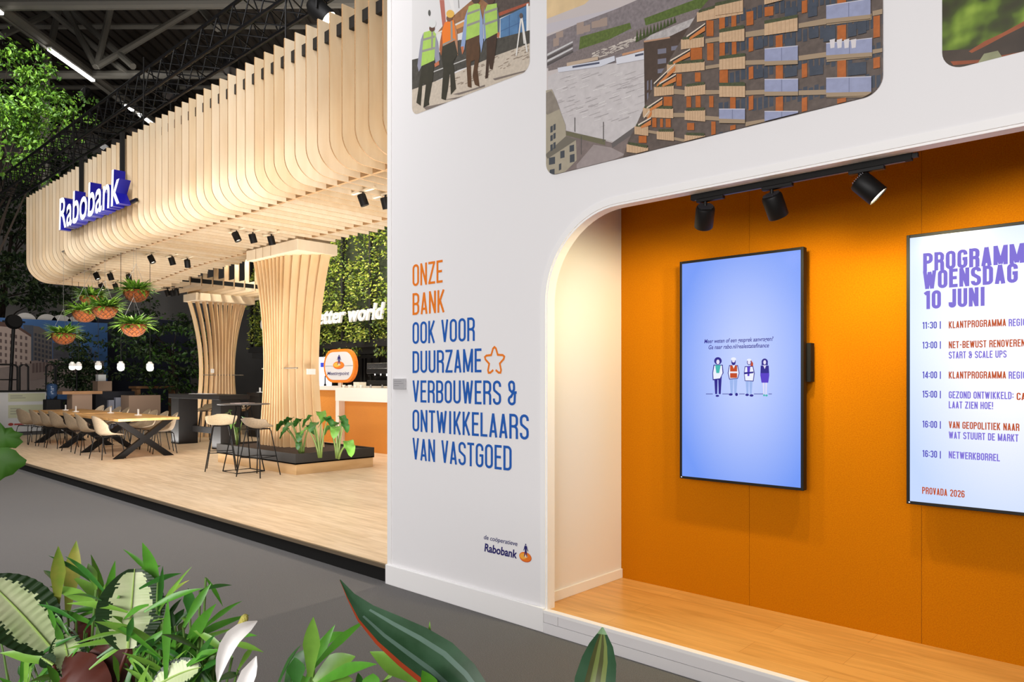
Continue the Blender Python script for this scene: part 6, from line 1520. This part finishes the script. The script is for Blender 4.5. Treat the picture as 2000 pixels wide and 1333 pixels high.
BL = [('a', 450, 460, 455, 150, 84, 3), ('a', 550, 480, 597, 108, 100, 3), ('a', 740, 440, 510, 230, 34, 2), ('a', 640, 380, 380, 225, 30, 2), ('a', 790, 560, 710, 215, 62, 0), ('a', 840, 590, 900, 262, 54, 0),
 ('a', 800, 580, 565, 390, 72, 1), ('a', 680, 590, 390, 465, 76, 1), ('a', 730, 420, 690, 285, 60, 1), ('a', 400, 400, 340, 340, 40, 2), ('a', 850, 640, 520, 600, 44, 1), ('a', 800, 640, 545, 655, 40, 0), ('a', 760, 660, 540, 690, 44, 2), ('a', 700, 560, 500, 545, 36, 2), ('a', 820, 500, 860, 410, 34, 1), ('a', 880, 560, 760, 600, 50, 0), ('a', 640, 780, 560, 690, 60, 2), ('a', 760, 760, 640, 730, 60, 2),
 ('b', 1210, 430, 1112, 122, 78, 0), ('b', 1150, 340, 960, 172, 30, 0), ('b', 1190, 440, 1418, 362, 44, 2), ('b', 1080, 380, 1256, 303, 64, 0), ('b', 1250, 560, 1272, 305, 34, 2), ('b', 1220, 540, 1200, 380, 60, 2), ('b', 1300, 570, 1430, 395, 30, 1), ('b', 1270, 600, 1590, 480, 44, 0), ('b', 1290, 590, 1500, 310, 24, 1), ('b', 1300, 560, 1480, 415, 26, 3), ('b', 1250, 620, 1410, 500, 50, 2),
 ('b', 1150, 770, 860, 910, 34, 1), ('b', 1120, 880, 740, 740, 64, 1), ('b', 900, 840, 570, 920, 34, 1), ('b', 950, 910, 500, 960, 44, 1), ('b', 960, 980, 670, 1030, 42, 1), ('b', 1150, 1120, 940, 880, 66, 0), ('b', 1180, 1200, 1240, 870, 76, 1), ('b', 1240, 870, 1145, 570, 90, 0), ('b', 1300, 1010, 1312, 560, 54, 0), ('b', 1170, 730, 960, 700, 60, 0), ('b', 1100, 640, 960, 730, 40, 0), ('b', 1350, 760, 1330, 640, 40, 2), ('b', 1100, 960, 1080, 860, 40, 2), ('b', 1200, 900, 1060, 1000, 50, 2),
 ('c', 1500, 670, 1650, 440, 54, 0), ('c', 1640, 480, 1812, 455, 30, 2), ('c', 1650, 460, 1742, 622, 26, 0), ('c', 1480, 620, 1470, 480, 70, 2), ('c', 1660, 740, 1892, 578, 40, 0), ('c', 1500, 890, 1690, 600, 78, 0), ('c', 1560, 860, 1950, 688, 54, 0), ('c', 1480, 940, 1870, 788, 44, 1), ('c', 1790, 890, 2010, 850, 44, 0), ('c', 1850, 920, 2060, 980, 40, 1), ('c', 1360, 760, 1440, 640, 60, 2), ('c', 1420, 800, 1440, 700, 60, 1), ('c', 1540, 1040, 1720, 960, 60, 0), ('c', 1600, 1110, 1760, 1040, 50, 2), ('c', 1440, 700, 1600, 560, 30, 2), ('c', 1330, 700, 1420, 560, 34, 2), ('c', 1580, 980, 1730, 920, 40, 2), ('c', 1900, 1050, 1990, 920, 36, 1), ('c', 1750, 1180, 1880, 1150, 50, 2),
 ('d', 300, 1050, 0, 985, 70, 1), ('d', 290, 1020, 30, 880, 84, 1), ('d', 205, 1210, 232, 840, 40, 1), ('d', 175, 1210, 195, 900, 34, 0), ('d', 440, 1200, 365, 1080, 50, 0), ('d', 420, 1180, 230, 1210, 40, 1), ('d', 30, 800, 100, 720, 20, 3)]
plants = {}
LBL = {'a': ('leafy palm with two broad yellowed upright leaves behind the cream leaves', 150), 'b': ('dense green palm around the upright cream leaf', 285), 'c': ('arching green palm just left of the white flower', 385), 'd': ('light green palm sprig at the far left bottom corner', 60)}
rnd = random.Random(31)
for k, (lb, px) in LBL.items(): plants[k] = fplant(lb, px)
ends = {k: [] for k in LBL}
for k, n_, (xa, xb), (ya, yb) in (('a', 26, (400, 860), (620, 980)), ('b', 48, (880, 1400), (700, 1180)), ('c', 34, (1320, 1640), (840, 1210)), ('d', 10, (60, 420), (1000, 1240))):
    for _ in range(n_):
        x_ = rnd.uniform(xa, xb); y_ = rnd.uniform(ya, yb); dx_ = rnd.uniform(-330, 330); dy_ = rnd.uniform(60, 260)
        BL.append((k, x_ - dx_ * .35, y_ + dy_ * .6, x_ + dx_ * .65, y_ - dy_ * .4, rnd.uniform(26, 48), rnd.choice((0, 0, 2, 2, 1))))
for k, bx, by, tx, ty, w_, mi in BL:
    bx, by = bx + (bx - tx) * .45, by + (by - ty) * .45 + 10
    b_ = Z7(bx, by); t_ = Z7(tx, ty)
    blade(plants[k], rnd, *b_, *t_, w_ * .25, PALMY if mi == 3 else PALM[mi], 0.0, .10)
    if len(ends[k]) < 34: ends[k].append(b_)
STEM = M('palm_stem', (92, 128, 54), 0.5)
for k in LBL:
    f = MB(STEM); s0 = Vector(plants[k].location)
    for (bx, by) in ends[k]:
        p = onF(bx, by, FF(bx)); f.tube(bez(s0 + Vector((rnd.uniform(-.03, .03), rnd.uniform(-.03, .03), -.05)), (s0 + p) / 2 + Vector((0, 0, .05)) + (p - s0) * .05, p, 6), [.006, .005, .005, .004, .004, .003, .003], n=5, cap=False)
    f.build('stems', plants[k], world=True, smooth=True)

# variegated plant: cream leaves with dark green edges, maroon underside
CREAM = M('leaf_cream', (214, 220, 178), 0.35, noise=1, rgb2=(172, 194, 134), scale=12, stretch=(1, 1, 1)); DKG = M('leaf_margin_green', (40, 66, 32), 0.4, noise=.3, scale=20); MARO = M('leaf_maroon', (92, 36, 20), 0.5, noise=.35, scale=6); RIB = M('leaf_rib', (160, 190, 100), 0.4)
cal = fplant('variegated plant with cream leaves edged in dark green and maroon undersides', 165, 'calathea_plant')
def cream_leaf(bx, by, tx, ty, wpx, F_, dF=0, wave=.05, bend=.1, up=None, margin=2, seed=1):
    r_ = random.Random(seed); a = onF(bx, by, F_); c = onF(tx, ty, F_ + dF); L = (c - a).length
    n = 44; cols = 26; pts = bez(a, (a + c) / 2 + Vector((0, 0, L * bend)), c, n)
    wd = [wpx * F_ / FPX * max(.04, math.sin(math.pi * min(1, (i / n) * .93 + .05)) ** .62) for i in range(n + 1)]
    lo = [margin * 2 + r_.choice((0, 1, 2)) for _ in range(n + 1)]; hi = [margin * 2 + r_.choice((0, 1, 2)) for _ in range(n + 1)]
    f = MB(CREAM)
    def mt(rf, j):
        i = int(rf * n + .5)
        if rf > .94 or j < lo[i] or j >= cols - hi[i]: return DKG
        if j in (cols // 2 - 1, ) and False: return RIB
        return CREAM
    u = up or ((EYEV - (a + c) / 2).normalized() + Vector((0, 0, .4)))
    strip(f, pts, wd, u, mt, cols, .18, wave); o = weld(f.build('leaf', cal, world=True))
    f = MB(RIB); f.tube([p + Vector(u).normalized() * .002 for p in pts], [.0035 * (1 - i / n * .7) for i in range(n + 1)], n=5); f.build('midrib', cal, world=True)
    f = MB(MARO); s0 = Vector(cal.location); f.tube(bez(s0, (s0 + a) / 2 + Vector((0, 0, .08)), a, 6), .005, n=6); f.build('leaf_stalk', cal, world=True, smooth=True)
cream_leaf(101, 1268, -28, 1132, 118, 1.78, -.05, .06, .06, None, 2, 1)
cream_leaf(250, 1268, 263, 1112, 122, 1.74, .05, .05, .02, None, 2, 2)
cream_leaf(140, 1325, 122, 1238, 62, 1.74, .05, .05, .05, None, 1, 3)
cream_leaf(300, 1345, 392, 1305, 60, 1.66, .0, .04, .12, None, 1, 4)
cream_leaf(104, 1300, 80, 1285, 30, 1.72, .0, .04, .05, None, 5, 5)
for i, (bx, by, tx, ty, w_, F_) in enumerate(((205, 1360, 112, 1298, 80, 1.70), (190, 1380, 255, 1262, 120, 1.76), (300, 1380, 285, 1268, 70, 1.80), (165, 1260, 145, 1222, 50, 1.83), (240, 1390, 200, 1240, 90, 1.82))):
    a = onF(bx, by, F_); c = onF(tx, ty, F_ + .05); n = 12; pts = bez(a, (a + c) / 2 + Vector((0, 0, .03)), c, n)
    f = MB(MARO); strip(f, pts, [w_ * F_ / FPX * max(.05, math.sin(math.pi * min(1, (q / n) * .93 + .05)) ** .6) for q in range(n + 1)], (EYEV - a).normalized(), lambda r_, j: MARO, 6, -.12, .12); tag(weld(f.build('leaf', cal, world=True)), 'maroon leaf underside')

# peace lily
SPATHE = M('lily_white', (246, 242, 238), 0.45); SPAD = M('lily_spadix', (196, 186, 92), 0.7, bump=.8, scale=220); LILYG = [M('lily_leaf', (64, 118, 36), 0.35, noise=.2, scale=14), M('lily_leaf_light', (104, 148, 52), 0.35, noise=.2, scale=14)]
lil = fplant('peace lily with two white flowers and broad green leaves', 450, 'peace_lily')
FL = FF(450) - .22
def lpath(zs, F_): return [onF(*Z7(a, b), F_ + d) for a, b, d in zs]
f = MB(SPATHE); pts = lpath([(1700, 1215, 0), (1715, 1120, 0), (1740, 1020, .0), (1775, 930, .0), (1820, 860, .01), (1880, 810, .02), (1940, 775, .03), (2010, 735, .05)], FL)
strip(f, pts, [v * .25 * FL / FPX for v in (10, 60, 100, 125, 130, 115, 80, 8)], (EYEV - pts[3]).normalized() + Vector((.3, 0, .1)), lambda r_, j: SPATHE, 6, .35); tag(weld(f.build('spathe', lil, world=True)), 'white flower leaf with the yellow spike, left of the two')
f = MB(SPATHE); pts = lpath([(1900, 1290, 0), (1915, 1210, 0), (1945, 1140, 0), (1975, 1080, .01), (2002, 1010, .02)], FL - .06)
strip(f, pts, [v * .25 * FL / FPX for v in (60, 120, 115, 70, 6)], (EYEV - pts[2]).normalized(), lambda r_, j: SPATHE, 6, .3); tag(weld(f.build('spathe', lil, world=True)), 'lower white flower leaf, cut by the bottom edge')
f = MB(SPAD); a, b = onF(*Z7(1880, 790), FL + .05), onF(*Z7(1922, 684), FL + .05); f.tube([a, a + (b - a) * .3, a + (b - a) * .8, b], [.009, .0095, .008, .004], n=10); tag(f.build('spadix', lil, world=True, smooth=True), 'bumpy yellow flower spike')
f = MB(STEM)
for q in ((1700, 1215), (1905, 1280)):
    p = onF(*Z7(*q), FL); f.tube([Vector(lil.location), (Vector(lil.location) + p) / 2, p], .005, n=6)
f.build('flower_stem', lil, world=True)
for bx, by, tx, ty, w_, m_ in ((1700, 1260, 1320, 810, 210, 0), (1240, 1300, 1600, 1120, 150, 1)):
    blade(lil, rnd, *Z7(bx, by), *Z7(tx, ty), w_ * .25, LILYG[m_], 0, .05)
R8 = [(490, 530, 505, 252, 62, 1), (505, 490, 748, 268, 34, 0), (470, 555, 606, 288, 40, 0), (505, 400, 646, 322, 40, 0), (380, 580, 470, 400, 70, 2), (520, 570, 800, 472, 54, 0), (430, 560, 420, 440, 70, 2), (330, 600, 450, 380, 60, 2), (560, 560, 690, 545, 50, 1), (720, 590, 712, 512, 30, 2), (770, 600, 782, 515, 70, 0), (860, 600, 840, 545, 60, 1), (470, 600, 400, 520, 60, 0)]
pe = fplant('green palm between the white flower and the long striped leaf', 615, 'palm_plant')
for bx, by, tx, ty, w_, mi in R8: blade(pe, rnd, *Z8(bx, by), *Z8(tx, ty), w_ * .42, PALM[mi], 0, .1)
blade(pe, rnd, *Z8(510, 560), *Z8(700, 436), 95 * .42, PALM[1], 0, .12)
f = MB(STEM); s0 = Vector(pe.location)
for bx, by, *_ in R8: p = onF(*Z8(bx, by), FF(Z8(bx, by)[0])); f.tube([s0, (s0 + p) / 2, p], .004, n=5)
f.build('stems', pe, world=True)
pl2 = fplant('light green broad-leaved sprig under the long striped leaf', 790, 'leafy_sprig')
for bx, by, tx, ty, w_, mi in ((1015, 570, 768, 414, 84, 1), (1040, 590, 1046, 272, 26, 1), (1080, 600, 1010, 500, 60, 0), (1100, 610, 1060, 520, 50, 1)): blade(pl2, rnd, *Z8(bx, by), *Z8(tx, ty), w_ * .42, PALM[mi], 0, .06)
f = MB(STEM); f.tube([Vector(pl2.location), onF(*Z8(1050, 600), FF(820))], .005, n=5); f.build('stems', pl2, world=True)

# long striped leaves
STRIPE_D = M('striped_leaf_green', (34, 62, 36), 0.22, noise=1, rgb2=(60, 90, 66), scale=9, stretch=(1, 1, 1)); STRIPE_L = M('striped_leaf_pale', (96, 122, 108), 0.25, noise=.2, scale=12); STRIPE_R = M('striped_leaf_red_edge', (168, 66, 34), 0.4)
sp = fplant('long dark striped leaf plant with a red leaf edge, at the bottom centre', 930, 'striped_leaf_plant')
F_ = FF(880)
cl = [(664, 1133, .12), (685, 1166, .10), (714, 1200, .08), (757, 1234, .06), (806, 1267, .04), (852, 1299, .02), (892, 1336, 0), (935, 1385, -.02), (975, 1430, -.04)]
pts = [onF(a, b, F_ + d) for a, b, d in cl][::-1]
f = MB(STRIPE_D)
wd = [v * F_ / FPX for v in (36, 76, 96, 100, 92, 72, 44, 18, 2)]
def smt(r_, j): return STRIPE_R if j == 0 else (STRIPE_L if j in (3, 7) and r_ < .75 else STRIPE_D)
strip(f, pts, wd, (EYEV - pts[4]).normalized() + Vector((.1, .0, .5)), smt, 10, .22); o = weld(f.build('leaf', sp, world=True))
f = MB(STRIPE_R); f.tube([pts[0], (pts[0] + Vector(sp.location)) / 2, Vector(sp.location)], .006, n=6); f.build('leaf_stalk', sp, world=True)
s2 = fplant('single upright striped leaf with a pale tip, bottom right of centre', 1165, 'striped_leaf_plant')
F_ = FF(1165)
cl = [(1177, 1226, .02), (1176, 1240, .01), (1174, 1262, 0), (1170, 1292, -.02), (1162, 1335, -.04), (1150, 1390, -.06)]
pts = [onF(a, b, F_ + d) for a, b, d in cl][::-1]
f = MB(STRIPE_D); strip(f, pts, [v * F_ / FPX for v in (64, 78, 66, 46, 20, 3)], (EYEV - pts[2]).normalized(), lambda r_, j: M('striped_leaf_tip', (120, 150, 110), .35) if r_ > .75 else (M('striped_leaf_olive', (104, 116, 60), .3) if j in (3, 5) else M('striped_leaf_brown', (74, 76, 40), .3, noise=.3, scale=20) if j in (2, 4) else STRIPE_D), 8, .2); weld(f.build('leaf', s2, world=True))
f = MB(STEM); f.tube([pts[0], Vector(s2.location)], .006, n=6); f.build('leaf_stalk', s2, world=True)

# lobed leaves at the left edge, on a tall stem
VINE = M('lobed_leaf', (46, 84, 16), 0.6, spec=.2 , noise=.3, scale=14)
vl = fplant('lobed green leaves reaching in at the left edge above the carpet', -60, 'vine_plant')
def lobed(pxs, F_, bulge):
    pts = [onF(a, b, F_) for a, b in pxs]; c = sum(pts, Vector()) / len(pts); c = c + (EYEV - c).normalized() * bulge
    f = MB(VINE); n = len(pts)
    for i in range(n): f.face([c, pts[i], pts[(i + 1) % n]])
    weld(f.build('leaf', vl, world=True))
Z4 = lambda L: [(a * .2551, 560 + b * .2551) for a, b in L]
lobed(Z4([(-160, 1030), (-60, 1050), (0, 1040), (40, 1085), (90, 1078), (110, 1105), (180, 1128), (150, 1160), (178, 1190), (120, 1240), (60, 1235), (20, 1262), (-80, 1250), (-170, 1180)]), 1.55, .02)
lobed(Z4([(-150, 1260), (-20, 1235), (60, 1232), (120, 1255), (150, 1290), (205, 1330), (190, 1370), (140, 1400), (100, 1440), (40, 1460), (-10, 1495), (-110, 1460), (-180, 1370)]), 1.5, .02)
f = MB(STEM); a = onF(-30, 870, 1.57); f.tube([Vector(vl.location), (Vector(vl.location) + a) / 2 + Vector((-.05, -.03, 0)), a], .008, n=6)
b = onF(-30, 925, 1.52); f.tube([(Vector(vl.location) + a) / 2 + Vector((-.05, -.03, 0)), b], .005, n=6); f.build('stem', vl, world=True)
